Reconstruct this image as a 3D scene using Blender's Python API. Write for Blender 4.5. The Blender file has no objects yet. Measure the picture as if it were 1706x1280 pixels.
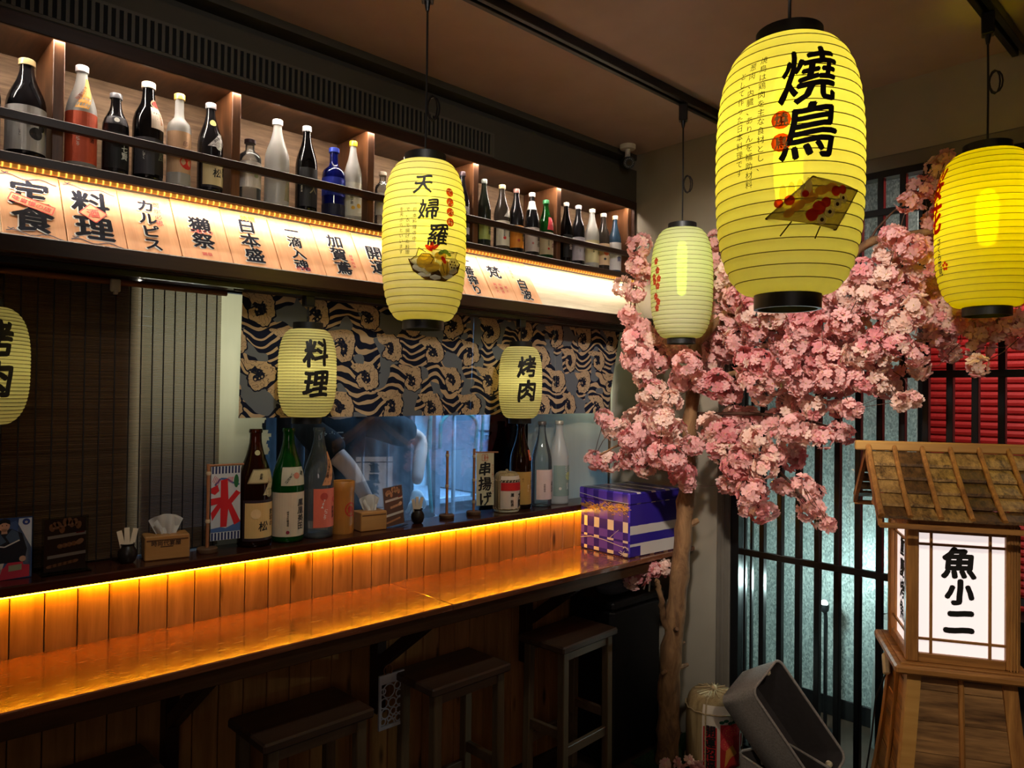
import bpy, bmesh, math, random
import numpy as np
from mathutils import Vector, Matrix
C = bpy.context.scene.collection
SC = bpy.context.scene
PI = math.pi
rnd = random.Random(7)

# ------------------------------------------------------------------ camera
H = 1.65                                   # eye height; the bar runs along +X, the end wall is x = 3.11
yaw, pitch, roll = [math.radians(a) for a in (46.617, 0.773, 0.705)]
Fw = Vector((math.cos(yaw)*math.cos(pitch), math.sin(yaw)*math.cos(pitch), math.sin(pitch)))
Rt = Vector((math.sin(yaw), -math.cos(yaw), 0)); Up = Rt.cross(Fw)
Rt, Up = math.cos(roll)*Rt + math.sin(roll)*Up, -math.sin(roll)*Rt + math.cos(roll)*Up
cd = bpy.data.cameras.new('camera'); cam = bpy.data.objects.new('camera', cd); C.objects.link(cam)
cd.sensor_width = 36; cd.lens = 36*1222.2/1706; cd.clip_start = .05; cd.clip_end = 60
M = Matrix((Rt, Up, -Fw)).transposed().to_4x4(); M.translation = (0, 0, H); cam.matrix_world = M
SC.camera = cam
SC.view_settings.view_transform = 'Standard'; SC.view_settings.look = 'None'
SC.view_settings.gamma = 1; SC.view_settings.use_curve_mapping = False
SC.view_settings.exposure = 0.0
SC.cycles.max_bounces = 10; SC.cycles.transparent_max_bounces = 24; SC.cycles.sample_clamp_indirect = 6
W = bpy.data.worlds.new('night'); SC.world = W; W.use_nodes = True
W.node_tree.nodes['Background'].inputs[0].default_value = (.02, .03, .04, 1)
W.node_tree.nodes['Background'].inputs[1].default_value = 0.25

def area(name, loc, aim, sx, sy, power, col, spread=180):
    l = bpy.data.lights.new(name, 'AREA'); l.shape = 'RECTANGLE'; l.size = sx; l.size_y = sy
    l.energy = power; l.color = col; l.spread = math.radians(spread)
    o = bpy.data.objects.new(name, l); C.objects.link(o); o.location = loc
    o.rotation_euler = (Vector(aim)-Vector(loc)).to_track_quat('-Z', 'Y').to_euler()
    return o
def spot(name, loc, aim, power, col, size=60, blend=.6, rad=.05):
    l = bpy.data.lights.new(name, 'SPOT'); l.energy = power; l.color = col
    l.spot_size = math.radians(size); l.spot_blend = blend; l.shadow_soft_size = rad
    o = bpy.data.objects.new(name, l); C.objects.link(o); o.location = loc
    o.rotation_euler = (Vector(aim)-Vector(loc)).to_track_quat('-Z', 'Y').to_euler()
    return o
# out-of-view track spots, then spots and soft areas added as fill
spot('track_or_fill_spot', (0.95, .64, 2.80), (2.72, 1.50, 1.85), 210, (1, .90, .82), 50, .8, .06)
spot('track_or_fill_spot', (0.35, -.6, 2.80), (2.7, .72, 1.10), 120, (1, .87, .68), 34, .8, .06)
spot('track_or_fill_spot', (.70, 1.10, 2.86), (1.15, 2.40, 1.45), 36, (1, .95, .86), 56, .9, .08)  # added front fill for the ledge and curtain, no fixture there
spot('track_or_fill_spot', (1.85, 1.10, 2.86), (2.15, 2.40, 1.45), 36, (1, .95, .86), 56, .9, .08)  # second added front fill, for the right half of the ledge
spot('track_or_fill_spot', (.55, .655, 2.80), (1.1, 2.4, 2.40), 15, (1, .95, .88), 60, .9, .08)  # added front fill to brighten the shelf bottles
spot('track_or_fill_spot', (1.60, .655, 2.80), (2.4, 2.4, 2.40), 13, (1, .95, .88), 60, .9, .08)  # same added fill for the right end of the shelf
area('ambient_fill', (-.4, -.9, 2.85), (.6, .9, 1.2), 1.2, 1.2, 2.5, (1, .80, .62))  # added soft area for even room ambience, not a fixture
area('ceiling_fill', (-.8, -1.2, 1.9), (.9, .5, 2.9), .8, .8, 5, (1, .80, .72))  # added upward fill that gives the ceiling its glow
area('kitchen_lamp_or_fill', (3.05, 2.98, 2.55), (3.1, 3.6, 1.1), 1.2, .5, 105, (.24, .54, 1), 105)
area('kitchen_lamp_or_fill', (1.5, 3.55, 2.5), (1.6, 3.3, 1.0), .8, .4, 11, (.8, .9, 1))
area('kitchen_lamp_or_fill', (.97, 3.00, 1.90), (.88, 2.48, 1.62), .3, .2, 5.5, (1, .95, .78))  # added fill that lights the blind from behind
area('kitchen_lamp_or_fill', (2.95, 2.95, 1.92), (2.85, 2.50, 1.45), .3, .2, 5, (1, 1, .74))  # added greenish fill behind the right window film

# ------------------------------------------------------------------ helpers: objects
def tag(o, label=None, cat=None, group=None, kind=None):
    if label: o['label'] = label
    if cat: o['category'] = cat
    if group: o['group'] = group
    if kind: o['kind'] = kind
    return o
def thing(name, loc, label, cat, group=None, rz=0, rot=None):
    o = bpy.data.objects.new(name, None); C.objects.link(o); o.empty_display_size = .05
    o.location = loc; o.rotation_euler = rot if rot else (0, 0, rz)
    return tag(o, label, cat, group)
def link(name, me, parent=None, mats=None):
    o = bpy.data.objects.new(name, me); C.objects.link(o)
    if parent: o.parent = parent
    return o
def copy_tree(o, parent=None):
    kids = list(o.children); c = o.copy(); C.objects.link(c)
    if parent is not None: c.parent = parent; c.matrix_parent_inverse = o.matrix_parent_inverse
    for k in kids: copy_tree(k, c)
    return c

class MB:
    def __init__(s): s.v = []; s.f = []; s.mi = []
    def add(s, vs, fs, mi=0):
        n = len(s.v); s.v += [tuple(map(float, p)) for p in vs]
        s.f += [tuple(i+n for i in f) for f in fs]; s.mi += [mi]*len(fs); return s
    def box(s, x0, y0, z0, x1, y1, z1, b=0., M=None, mi=0):
        x0, x1 = min(x0, x1), max(x0, x1); y0, y1 = min(y0, y1), max(y0, y1); z0, z1 = min(z0, z1), max(z0, z1)
        c = Vector(((x0+x1)/2, (y0+y1)/2, (z0+z1)/2)); h = ((x1-x0)/2, (y1-y0)/2, (z1-z0)/2)
        if b <= 0:
            vs = [(c.x+sx*h[0], c.y+sy*h[1], c.z+sz*h[2]) for sx in (-1, 1) for sy in (-1, 1) for sz in (-1, 1)]
            fs = [(0, 1, 3, 2), (4, 6, 7, 5), (0, 4, 5, 1), (2, 3, 7, 6), (0, 2, 6, 4), (1, 5, 7, 3)]
        else:
            b = min(b, *[q*.49 for q in h]); vs = []; ix = {}
            for sx in (-1, 1):
                for sy in (-1, 1):
                    for sz in (-1, 1):
                        for a in range(3):
                            q = [h[i]-(b if i != a else 0) for i in range(3)]
                            ix[(sx, sy, sz, a)] = len(vs); vs.append((c.x+sx*q[0], c.y+sy*q[1], c.z+sz*q[2]))
            fs = []
            def sg(a, sa, o1, s1, o2, s2):
                k = [0, 0, 0]; k[a] = sa; k[o1] = s1; k[o2] = s2; return tuple(k)
            for a in range(3):
                o1, o2 = (a+1) % 3, (a+2) % 3
                for sa in (-1, 1):
                    q = [ix[sg(a, sa, o1, p, o2, r)+(a,)] for p, r in ((-1, -1), (1, -1), (1, 1), (-1, 1))]
                    fs.append(tuple(q if sa > 0 else q[::-1]))
                for s1 in (-1, 1):
                    for s2 in (-1, 1):
                        A = sg(a, -1, o1, s1, o2, s2); B = sg(a, 1, o1, s1, o2, s2)
                        q = [ix[A+(o1,)], ix[B+(o1,)], ix[B+(o2,)], ix[A+(o2,)]]
                        fs.append(tuple(q if s1*s2 < 0 else q[::-1]))
            for sx in (-1, 1):
                for sy in (-1, 1):
                    for sz in (-1, 1):
                        q = [ix[(sx, sy, sz, a)] for a in range(3)]
                        fs.append(tuple(q if sx*sy*sz > 0 else q[::-1]))
        if M is not None: vs = [M @ Vector(p) for p in vs]
        return s.add(vs, fs, mi)
    def bar(s, p, q, w, t, b=0., up=(0, 0, 1), mi=0):      # a rectangular stick from p to q
        p = Vector(p); q = Vector(q); d = q-p; L = d.length; d.normalize(); u = Vector(up)
        if abs(d.dot(u)) > .98: u = Vector((0, 1, 0))
        a = d.cross(u).normalized(); c = a.cross(d)
        M = Matrix((a, d, c)).transposed().to_4x4(); M.translation = p
        return s.box(-w/2, 0, -t/2, w/2, L, t/2, b, M, mi)
    def tube(s, pts, r, n=8, cap=True, mi=0, closed=False):
        pts = [Vector(p) for p in pts]; m = len(pts)
        rs = r if isinstance(r, (list, tuple)) else [r]*m
        vs = []; fs = []; pn = None
        for i, p in enumerate(pts):
            if closed: t = pts[(i+1) % m]-pts[i-1]
            else: t = pts[min(i+1, m-1)]-pts[max(i-1, 0)]
            t = t.normalized() if t.length > 1e-9 else Vector((0, 0, 1))
            if pn is None: pn = t.orthogonal().normalized()
            pn = (pn-t*pn.dot(t)); pn = pn.normalized() if pn.length > 1e-6 else t.orthogonal().normalized()
            bn = t.cross(pn)
            for k in range(n):
                a = 2*PI*k/n; vs.append(p+(pn*math.cos(a)+bn*math.sin(a))*rs[i])
        for i in range(m if closed else m-1):
            j = (i+1) % m
            for k in range(n): fs.append((i*n+k, i*n+(k+1) % n, j*n+(k+1) % n, j*n+k))
        if cap and not closed: fs += [tuple(range(n-1, -1, -1)), tuple((m-1)*n+k for k in range(n))]
        return s.add(vs, fs, mi)
    def lathe(s, prof, n=24, c=(0, 0, 0), cap=True, mi=0):   # prof: (r, z) from bottom to top
        vs = []; fs = []
        for r, z in prof:
            for k in range(n):
                a = 2*PI*k/n; vs.append((c[0]+r*math.cos(a), c[1]+r*math.sin(a), c[2]+z))
        for i in range(len(prof)-1):
            for k in range(n): fs.append((i*n+k, i*n+(k+1) % n, (i+1)*n+(k+1) % n, (i+1)*n+k))
        if cap: fs += [tuple(range(n-1, -1, -1)), tuple((len(prof)-1)*n+k for k in range(n))]
        return s.add(vs, fs, mi)
    def grid(s, f, nu, nv, mi=0, flip=False):
        vs = [f(i/nu, j/nv) for j in range(nv+1) for i in range(nu+1)]; fs = []
        for j in range(nv):
            for i in range(nu):
                a = j*(nu+1)+i; q = (a, a+1, a+nu+2, a+nu+1); fs.append(q[::-1] if flip else q)
        return s.add(vs, fs, mi)
    def prism(s, poly, y0, y1, M=None, mi=0):               # poly in (x,z), extruded along y
        n = len(poly); vs = [(x, y0, z) for x, z in poly]+[(x, y1, z) for x, z in poly]
        fs = [tuple(range(n)), tuple(range(2*n-1, n-1, -1))]+[(i, i+n, (i+1) % n+n, (i+1) % n) for i in range(n)]
        if M is not None: vs = [M @ Vector(p) for p in vs]
        return s.add(vs, fs, mi)
    def sphere(s, c, r, n=12, m=8, sc=(1, 1, 1), mi=0):
        pr = [(max(1e-4, math.sin(PI*i/m)), -math.cos(PI*i/m)) for i in range(m+1)]
        k = len(s.v); s.lathe(pr, n, cap=False, mi=mi)
        for i in range(k, len(s.v)):
            p = s.v[i]; s.v[i] = (c[0]+p[0]*r*sc[0], c[1]+p[1]*r*sc[1], c[2]+p[2]*r*sc[2])
        return s
    def mesh(s, name, mats, smooth=False, angle=40):
        me = bpy.data.meshes.new(name); me.from_pydata(s.v, [], s.f)
        for m in (mats if isinstance(mats, (list, tuple)) else [mats]): me.materials.append(m)
        if any(s.mi): me.polygons.foreach_set('material_index', s.mi)
        if smooth:
            me.shade_smooth(); me.set_sharp_from_angle(angle=math.radians(angle))
        me.update(); return me
    def build(s, name, mats, parent=None, smooth=False, angle=40, label=None, kind=None, fix=False):
        me = s.mesh(name, mats, smooth, angle)
        if fix:
            b = bmesh.new(); b.from_mesh(me); bmesh.ops.recalc_face_normals(b, faces=b.faces); b.to_mesh(me); b.free()
        o = link(name, me, parent)
        if label: o['label'] = label
        if kind: o['kind'] = kind
        return o
def struct(mb, name, mat, parent=None, **k):
    o = mb.build(name, mat, parent, **k)
    if parent is None: o['kind'] = 'structure'
    return o

# ------------------------------------------------------------------ helpers: materials
def lin(c):
    return tuple(((x/255)/12.92 if x/255 <= .04045 else ((x/255+.055)/1.055)**2.4) for x in c)+(1,)
class NT:
    def __init__(s, name):
        s.m = bpy.data.materials.new(name); s.m.use_nodes = True; s.t = s.m.node_tree
        s.b = s.t.nodes['Principled BSDF']; s.out = s.t.nodes['Material Output']
    def n(s, typ, **k):
        nd = s.t.nodes.new('ShaderNode'+typ)
        for a, v in k.items(): setattr(nd, a, v)
        return nd
    def l(s, a, b): s.t.links.new(a, b)
    def co(s, scale=(1, 1, 1), kind='Object', rot=(0, 0, 0)):
        t = s.n('TexCoord'); mp = s.n('Mapping'); mp.inputs['Scale'].default_value = scale; mp.inputs['Rotation'].default_value = rot
        s.l(t.outputs[kind], mp.inputs['Vector']); return mp.outputs['Vector']
    def rand(s, vec, amt=7.):
        oi = s.n('ObjectInfo'); mu = s.n('VectorMath', operation='SCALE'); cmb = s.n('CombineXYZ')
        for i in range(3): s.l(oi.outputs['Random'], cmb.inputs[i])
        s.l(cmb.outputs[0], mu.inputs[0]); mu.inputs['Scale'].default_value = amt
        ad = s.n('VectorMath', operation='ADD'); s.l(vec, ad.inputs[0]); s.l(mu.outputs[0], ad.inputs[1]); return ad.outputs[0]
    def noise(s, vec, scale, detail=3, rough=.5, dist=0.):
        n = s.n('TexNoise'); n.inputs['Scale'].default_value = scale; n.inputs['Detail'].default_value = detail
        n.inputs['Roughness'].default_value = rough; n.inputs['Distortion'].default_value = dist
        s.l(vec, n.inputs['Vector']); return n.outputs['Fac']
    def ramp(s, fac, stops, const=False):
        r = s.n('ValToRGB'); e = r.color_ramp.elements
        if const: r.color_ramp.interpolation = 'CONSTANT'
        while len(e) < len(stops): e.new(.5)
        for el, (p, c) in zip(e, stops): el.position = p; el.color = c
        s.l(fac, r.inputs['Fac']); return r.outputs['Color']
    def math(s, op, a, b=None, c=None, clamp=False):
        n = s.n('Math', operation=op, use_clamp=clamp)
        for i, x in enumerate((a, b, c)):
            if x is None: continue
            if isinstance(x, (int, float)): n.inputs[i].default_value = x
            else: s.l(x, n.inputs[i])
        return n.outputs[0]
    def mix(s, fac, a, b, blend='MIX'):
        n = s.n('Mix', data_type='RGBA', blend_type=blend)
        for nm, x in ((0, fac), (6, a), (7, b)):
            if isinstance(x, (int, float)): n.inputs[nm].default_value = x
            elif isinstance(x, tuple): n.inputs[nm].default_value = x
            else: s.l(x, n.inputs[nm])
        return n.outputs[2]
    def bump(s, h, strength=.3, dist=.002):
        b = s.n('Bump'); b.inputs['Strength'].default_value = strength; b.inputs['Distance'].default_value = dist
        s.l(h, b.inputs['Height']); s.l(b.outputs[0], s.b.inputs['Normal']); return b
    def set(s, **k):
        for a, v in k.items():
            i = s.b.inputs[a.replace('_', ' ')]
            if isinstance(v, (int, float, tuple)): i.default_value = v
            else: s.l(v, i)
        return s
def plain(name, rgb, rough=.6, metal=0., spec=.4, var=.12, scale=20, bump=0.):
    n = NT(name); v = n.co(); f = n.noise(v, scale, 4); c = lin(rgb)
    d = tuple(x*(1-var) for x in c[:3])+(1,); h = tuple(min(1, x*(1+var)) for x in c[:3])+(1,)
    n.set(Base_Color=n.ramp(f, [(.3, d), (.7, h)]), Roughness=rough, Metallic=metal, Specular_IOR_Level=spec)
    if bump: n.bump(f, bump, .003)
    return n.m
def wood(name, dark, light, axis='x', rough=.45, scale=1., knots=False, coat=0., bump=.15, contrast=1., spec=.4):
    n = NT(name); sc = {'x': (1.2, 14, 14), 'y': (14, 1.2, 14), 'z': (14, 14, 1.2)}[axis]
    v = n.rand(n.co(tuple(q*scale for q in sc)))
    f1 = n.noise(v, 1.6, 5, .6, .6); f2 = n.noise(v, 7, 3, .6)
    f = n.math('ADD', n.math('MULTIPLY', f1, .7), n.math('MULTIPLY', f2, .3))
    m = tuple((a+b)/2 for a, b in zip(lin(dark), lin(light)))
    col = n.ramp(f, [(.5-.22/contrast, lin(dark)), (.5, m), (.5+.2/contrast, lin(light))])
    if knots:
        vo = n.n('TexVoronoi'); vo.inputs['Scale'].default_value = 1
        k = {'x': (3, 11, 11), 'y': (11, 3, 11), 'z': (11, 11, 3)}[axis]
        n.l(n.rand(n.co(k), 3.), vo.inputs['Vector'])
        kf = n.ramp(vo.outputs['Distance'], [(.06, (1, 1, 1, 1)), (.16, (0, 0, 0, 1))])
        col = n.mix(kf, col, tuple(x*.35 for x in lin(dark)[:3])+(1,))
    n.set(Base_Color=col, Roughness=rough, Specular_IOR_Level=spec, Coat_Weight=coat, Coat_Roughness=.15)
    n.bump(f, bump, .002); return n.m
def emit(name, rgb, strength, wave=None):
    n = NT(name); c = lin(rgb); n.set(Base_Color=c, Emission_Color=c, Emission_Strength=strength); 
    if wave:
        w = n.n('TexWave', wave_type='BANDS', bands_direction='X'); w.inputs['Scale'].default_value = wave
        n.l(n.co(), w.inputs['Vector'])
        n.set(Emission_Strength=n.math('MULTIPLY_ADD', n.math('POWER', w.outputs['Fac'], 7.), strength*3., strength*.22))
    n.m.cycles.emission_sampling = 'FRONT_BACK' if hasattr(n.m, 'cycles') else None
    return n.m
def glass(name, tint, rough=.04, refl=1., haze=0., hazecol=(200, 210, 215)):
    # thin glass: tinted see-through with a fresnel sheen; haze adds a frosted share
    n = NT(name); t = n.n('BsdfTransparent'); t.inputs[0].default_value = lin(tint)
    g = n.n('BsdfGlossy'); g.inputs['Roughness'].default_value = rough
    fr = n.n('Fresnel'); fr.inputs['IOR'].default_value = 1.5
    mx = n.n('MixShader'); n.l(n.math('MULTIPLY', fr.outputs[0], refl, clamp=True), mx.inputs[0])
    base = t.outputs[0]
    if haze:
        d = n.n('BsdfDiffuse'); d.inputs[0].default_value = lin(hazecol); tr = n.n('BsdfTranslucent'); tr.inputs[0].default_value = lin(hazecol)
        a = n.n('MixShader'); a.inputs[0].default_value = .5; n.l(d.outputs[0], a.inputs[1]); n.l(tr.outputs[0], a.inputs[2])
        h = n.n('MixShader'); h.inputs[0].default_value = haze; n.l(t.outputs[0], h.inputs[1]); n.l(a.outputs[0], h.inputs[2]); base = h.outputs[0]
    n.l(base, mx.inputs[1]); n.l(g.outputs[0], mx.inputs[2]); n.l(mx.outputs[0], n.out.inputs[0]); return n.m
def paper(name, rgb, trans=.5, clear=0., rough=.5, scale=40, var=.08, tcol=None):
    # thin paper or cloth: reflects and passes light; 'clear' lets a little of the lamp inside show
    n = NT(name); f = n.noise(n.co((1, 1, .15)), scale, 4); c = lin(rgb)
    d = tuple(x*(1-var) for x in c[:3])+(1,); col = n.ramp(f, [(.3, d), (.7, c)])
    df = n.n('BsdfDiffuse'); n.l(col, df.inputs[0]); tr = n.n('BsdfTranslucent')
    if tcol: tr.inputs[0].default_value = lin(tcol)
    else: n.l(col, tr.inputs[0])
    a = n.n('MixShader'); a.inputs[0].default_value = trans; n.l(df.outputs[0], a.inputs[1]); n.l(tr.outputs[0], a.inputs[2]); out = a.outputs[0]
    if clear:
        tp = n.n('BsdfTransparent'); tp.inputs[0].default_value = lin(tcol or rgb)
        b = n.n('MixShader'); b.inputs[0].default_value = clear; n.l(out, b.inputs[1]); n.l(tp.outputs[0], b.inputs[2]); out = b.outputs[0]
    n.l(out, n.out.inputs[0]); return n.m

INK = plain('ink_black', (22, 20, 20), .55, var=.05)
REDINK = plain('ink_red', (196, 44, 36), .6, var=.06)
WHITEINK = plain('ink_white', (226, 224, 216), .6, var=.04)
BLACK = plain('black_plastic', (18, 18, 19), .45, var=.1)
BLACKMETAL = plain('black_metal', (20, 21, 23), .32, .3, .5, .1)
DARKWOOD = wood('dark_stained_wood', (30, 16, 11), (58, 34, 23), 'x', .38)
SHELFWOOD = wood('shelf_wood', (52, 30, 18), (104, 66, 40), 'y', .42)
SHELFWOODZ = wood('shelf_divider_wood', (58, 33, 19), (122, 78, 46), 'z', .4)
BACKPLY = wood('niche_back_ply', (92, 70, 50), (150, 120, 90), 'x', .6, 2.2, contrast=1.2)
# ------------------------------------------------------------------ helpers: writing
_gl = {}
def glyph(ch, cuts=0):
    k = (ch, cuts)
    if k in _gl: return _gl[k]
    cu = bpy.data.curves.new('g', 'FONT'); cu.body = ch; cu.resolution_u = 2
    o = bpy.data.objects.new('g', cu); C.objects.link(o)
    bpy.context.view_layer.update()
    me = bpy.data.meshes.new_from_object(o.evaluated_get(bpy.context.evaluated_depsgraph_get()))
    b = bmesh.new(); b.from_mesh(me)
    xs = [v.co.x for v in b.verts]; wide = ord(ch) > 0x2000
    cx = .5 if wide else ((min(xs)+max(xs))/2 if xs else 0)
    adv = 1. if wide else ((max(xs)-min(xs)+.09) if xs else .3)
    for v in b.verts: v.co.x -= cx; v.co.y -= .38
    for i in range(cuts):
        t = -.5+(i+1)/(cuts+1)
        for no in ((1, 0, 0), (0, 1, 0)):
            bmesh.ops.bisect_plane(b, geom=b.verts[:]+b.edges[:]+b.faces[:], plane_co=(t*no[0], t*no[1], 0), plane_no=no)
    b.verts.ensure_lookup_table(); b.verts.index_update()
    r = ([(v.co.x, v.co.y) for v in b.verts], [tuple(v.index for v in f.verts) for f in b.faces], adv)
    b.free(); bpy.data.meshes.remove(me); bpy.data.objects.remove(o); bpy.data.curves.remove(cu)
    _gl[k] = r; return r
def text2d(mb, s, size, u, v, surf, vert=True, step=1.02, bold=.02, cuts=0, rot=0., brush=0., sx=1.):
    """lay string s out around (u,v) and carry it onto the surface surf(u,v)->point"""
    gs = [glyph(c, cuts) for c in s]; n = len(s); ca, sa = math.cos(rot), math.sin(rot)
    if vert: offs = [(0, ((n-1)/2-i)*step) for i in range(n)]
    else:
        tot = sum(g[2] for g in gs); x = -tot/2; offs = []
        for g in gs: offs.append((x+g[2]/2, 0)); x += g[2]
    for i, (g, (ox, oy)) in enumerate(zip(gs, offs)):
        vs = []
        for x, y in g[0]:
            if brush:
                x, y = x+brush*(.035*math.sin(5*y+i)+.018*math.sin(9*x+2*i)), y+brush*(.03*x+.022*math.sin(7*x+3*i))
            vs.append(((x+ox)*size*sx, (y+oy)*size))
        b = bold*size*.72                                   # heavier strokes: the outline laid down again a hair aside
        sh = ((0, 0),) if bold <= .012 else ((-b, 0), (b, 0), (0, b), (0, -b)) if bold < .045 else tuple((b*math.cos(k*PI/4), b*math.sin(k*PI/4)) for k in range(8))
        for q, (dx, dy) in enumerate(sh):
            mb.add([surf(u+(x+dx)*ca-(y+dy)*sa, v+(x+dx)*sa+(y+dy)*ca, q*2e-5) for x, y in vs], g[1])
def plane_surf(o, ex, ey, eps=.0006):
    o, ex, ey = Vector(o), Vector(ex), Vector(ey); nn = ex.cross(ey)
    return lambda u, v, e=0.: o+ex*u+ey*v+nn*(eps+e)
def rev_surf(prof, a0, zc=0., eps=.0006):
    """surface of revolution: u runs round (to the right as seen from outside), v runs up"""
    zs = [p[1] for p in prof]; rs = [p[0] for p in prof]
    r0 = float(np.interp(zc, zs, rs))
    def f(u, v, e=0.):
        z = zc+v; r = float(np.interp(z, zs, rs))+eps+e; a = a0+u/r0
        return (r*math.sin(a), -r*math.cos(a), z)
    return f
def patch(mb, surf, u0, v0, u1, v1, nu=10, nv=2, skew=0., flip=False):
    return mb.grid(lambda a, b: surf(u0+(u1-u0)*a+skew*b, v0+(v1-v0)*b), nu, nv, flip=flip)
def disc2(mb, surf, u, v, r, n=14, ry=None, rot=0.):
    ry = ry or r; ca, sa = math.cos(rot), math.sin(rot)
    P = [(r*math.cos(2*PI*k/n), ry*math.sin(2*PI*k/n)) for k in range(n)]
    mb.add([surf(u, v)]+[surf(u+x*ca-y*sa, v+x*sa+y*ca) for x, y in P], [(0, k+1, (k+1) % n+1) for k in range(n)])
def poly2(mb, surf, pts):
    c = (sum(p[0] for p in pts)/len(pts), sum(p[1] for p in pts)/len(pts)); n = len(pts)
    mb.add([surf(*c)]+[surf(*p) for p in pts], [(0, k+1, (k+1) % n+1) for k in range(n)])
def line2(mb, surf, pts, w):
    for (a, b), (c, d) in zip(pts[:-1], pts[1:]):
        L = math.hypot(c-a, d-b) or 1; nx, ny = -(d-b)/L*w/2, (c-a)/L*w/2
        mb.add([surf(a+nx, b+ny), surf(a-nx, b-ny), surf(c-nx, d-ny), surf(c+nx, d+ny)], [(0, 1, 2, 3)])

# ================================================================== the room
WALLGREY = plain('wall_paint_grey', (136, 128, 112), .8, var=.06, scale=6)
BULKHEAD = plain('bulkhead_paint', (62, 58, 50), .8, var=.06, scale=6)
CEIL = plain('ceiling_paint', (156, 134, 128), .85, var=.05, scale=8)
FLOORM = plain('floor_dark_tile', (58, 46, 36), .5, var=.25, scale=9)
TRIMGREY = plain('trim_grey', (96, 90, 80), .6, var=.05)
AMBERWOOD = wood('amber_pine_plank', (136, 90, 46), (186, 132, 76), 'z', .3, 1., True, .3)
LOWWOOD = AMBERWOOD

struct(MB().box(-2.2, -3, -.05, 7, 5, 0), 'floor', FLOORM)
struct(MB().box(-2.2, 2.53, 0, 4.3, 4.36, .10), 'floor_kitchen', plain('kitchen_floor', (90, 90, 88), .5))
struct(MB().box(-2.2, -3, 2.916, 3.16, 2.70, 2.97), 'ceiling', CEIL)
struct(MB().box(-2.2, 2.70, 2.7, 4.3, 4.6, 2.78), 'ceiling_kitchen', plain('kitchen_ceiling', (170, 172, 168), .7))
# bulkhead over the bottle shelf, with the dark shadow slot under the ceiling
struct(MB().box(-2.2, 2.355, 2.660, 3.11, 2.70, 2.832).box(-2.2, 2.43, 2.832, 3.11, 2.70, 2.888).box(-2.2, 2.355, 2.888, 3.11, 2.70, 2.916),
       'wall_bar', BULKHEAD)
struct(MB().box(-2.2, 2.62, 1.995, 3.11, 2.70, 2.66), 'wall_behind_shelf', BULKHEAD)
struct(MB().box(-2.2, 2.375, 0, 3.11, 2.52, 1.095), 'wall_below', plain('counter_wall', (60, 42, 28), .7))
struct(MB().box(-2.2, 2.53, 1.095, .74, 2.62, 1.995), 'wall_behind_blind', plain('wall_brown_dark', (58, 38, 28), .8))
# end wall with the lattice window
struct(MB().box(3.11, 1.784, 0, 3.17, 2.52, 2.916).box(3.11, -1.6, 2.627, 3.17, 1.784, 2.916).box(3.11, -3, 0, 3.17, -1.6, 2.916)
       , 'wall_right', WALLGREY)
struct(MB().box(3.104, -1.6, 2.567, 3.17, 1.784, 2.627, .003), 'trim_1', TRIMGREY)
struct(MB().box(3.09, 1.784, 0, 3.11, 1.853, 2.567, .004).box(3.085, 1.812, 0, 3.092, 1.828, 2.567, .002), 'trim_2', TRIMGREY)
struct(MB().box(-2.26, -3, 0, -2.2, 5, 2.916), 'wall_left', plain('wall_left_brown', (92, 74, 58), .8))
struct(MB().box(-2.2, -3.06, 0, 3.17, -3, 2.916), 'wall_front', plain('wall_front_brown', (96, 76, 60), .8))
# kitchen shell
KW = plain('kitchen_wall', (176, 184, 186), .5, var=.05)
struct(MB().box(-2.2, 4.3, 0, 4.3, 4.36, 2.75), 'wall_back', KW)
struct(MB().box(4.24, 2.52, 0, 4.3, 4.3, 2.75).box(3.11, 2.52, 0, 4.24, 2.58, 2.75), 'wall_kitchen_right', KW)

# pine boards of the bar front: one plank each, grooves between
pl = struct(MB().box(-1.2, 2.362, 0, 3.108, 2.376, 1.085), 'wall_bar_front', DARKWOOD)
me = MB().box(0, 0, 0, .0778, .010, 1.082, .0022).mesh('plank', AMBERWOOD)
i = 0
x = .3035-.0808*16
while x < 3.03:
    o = link('plank', me, pl); o.location = (x, 2.3525, .002); x += .0808
# lattice window in the end wall
win = struct(MB().box(3.10, 1.745, 0, 3.16, 1.784, 2.567).box(3.10, -1.6, 0, 3.16, -1.56, 2.567).box(3.10, -1.56, 2.54, 3.16, 1.745, 2.567)
             .box(3.10, -1.56, 0, 3.16, 1.745, .06), 'window_1', BLACKMETAL)
barme = MB().box(0, -.0115, 0, .030, .0115, 2.5, .002).mesh('lattice_bar', BLACKMETAL)
ys = [1.632-.0838*k for k in range(38)]
for y in ys:
    o = link('lattice_bar', barme, win); o.location = (3.10, y, .05)
for y in (1.722, 1.690):
    o = link('lattice_bar', barme, win); o.location = (3.115, y, .05); o.scale = (.6, .45, 1)
for z in (.937, 1.746, 2.40):
    MB().box(3.097, -1.56, z-.014, 3.118, 1.745, z+.014, .002).build('lattice_rail', BLACKMETAL, win)
MB().box(3.136, -1.56, .06, 3.140, 1.745, 2.54).build('window_pane', glass('window_glass', (236, 242, 240), .01, .8), win)
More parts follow.
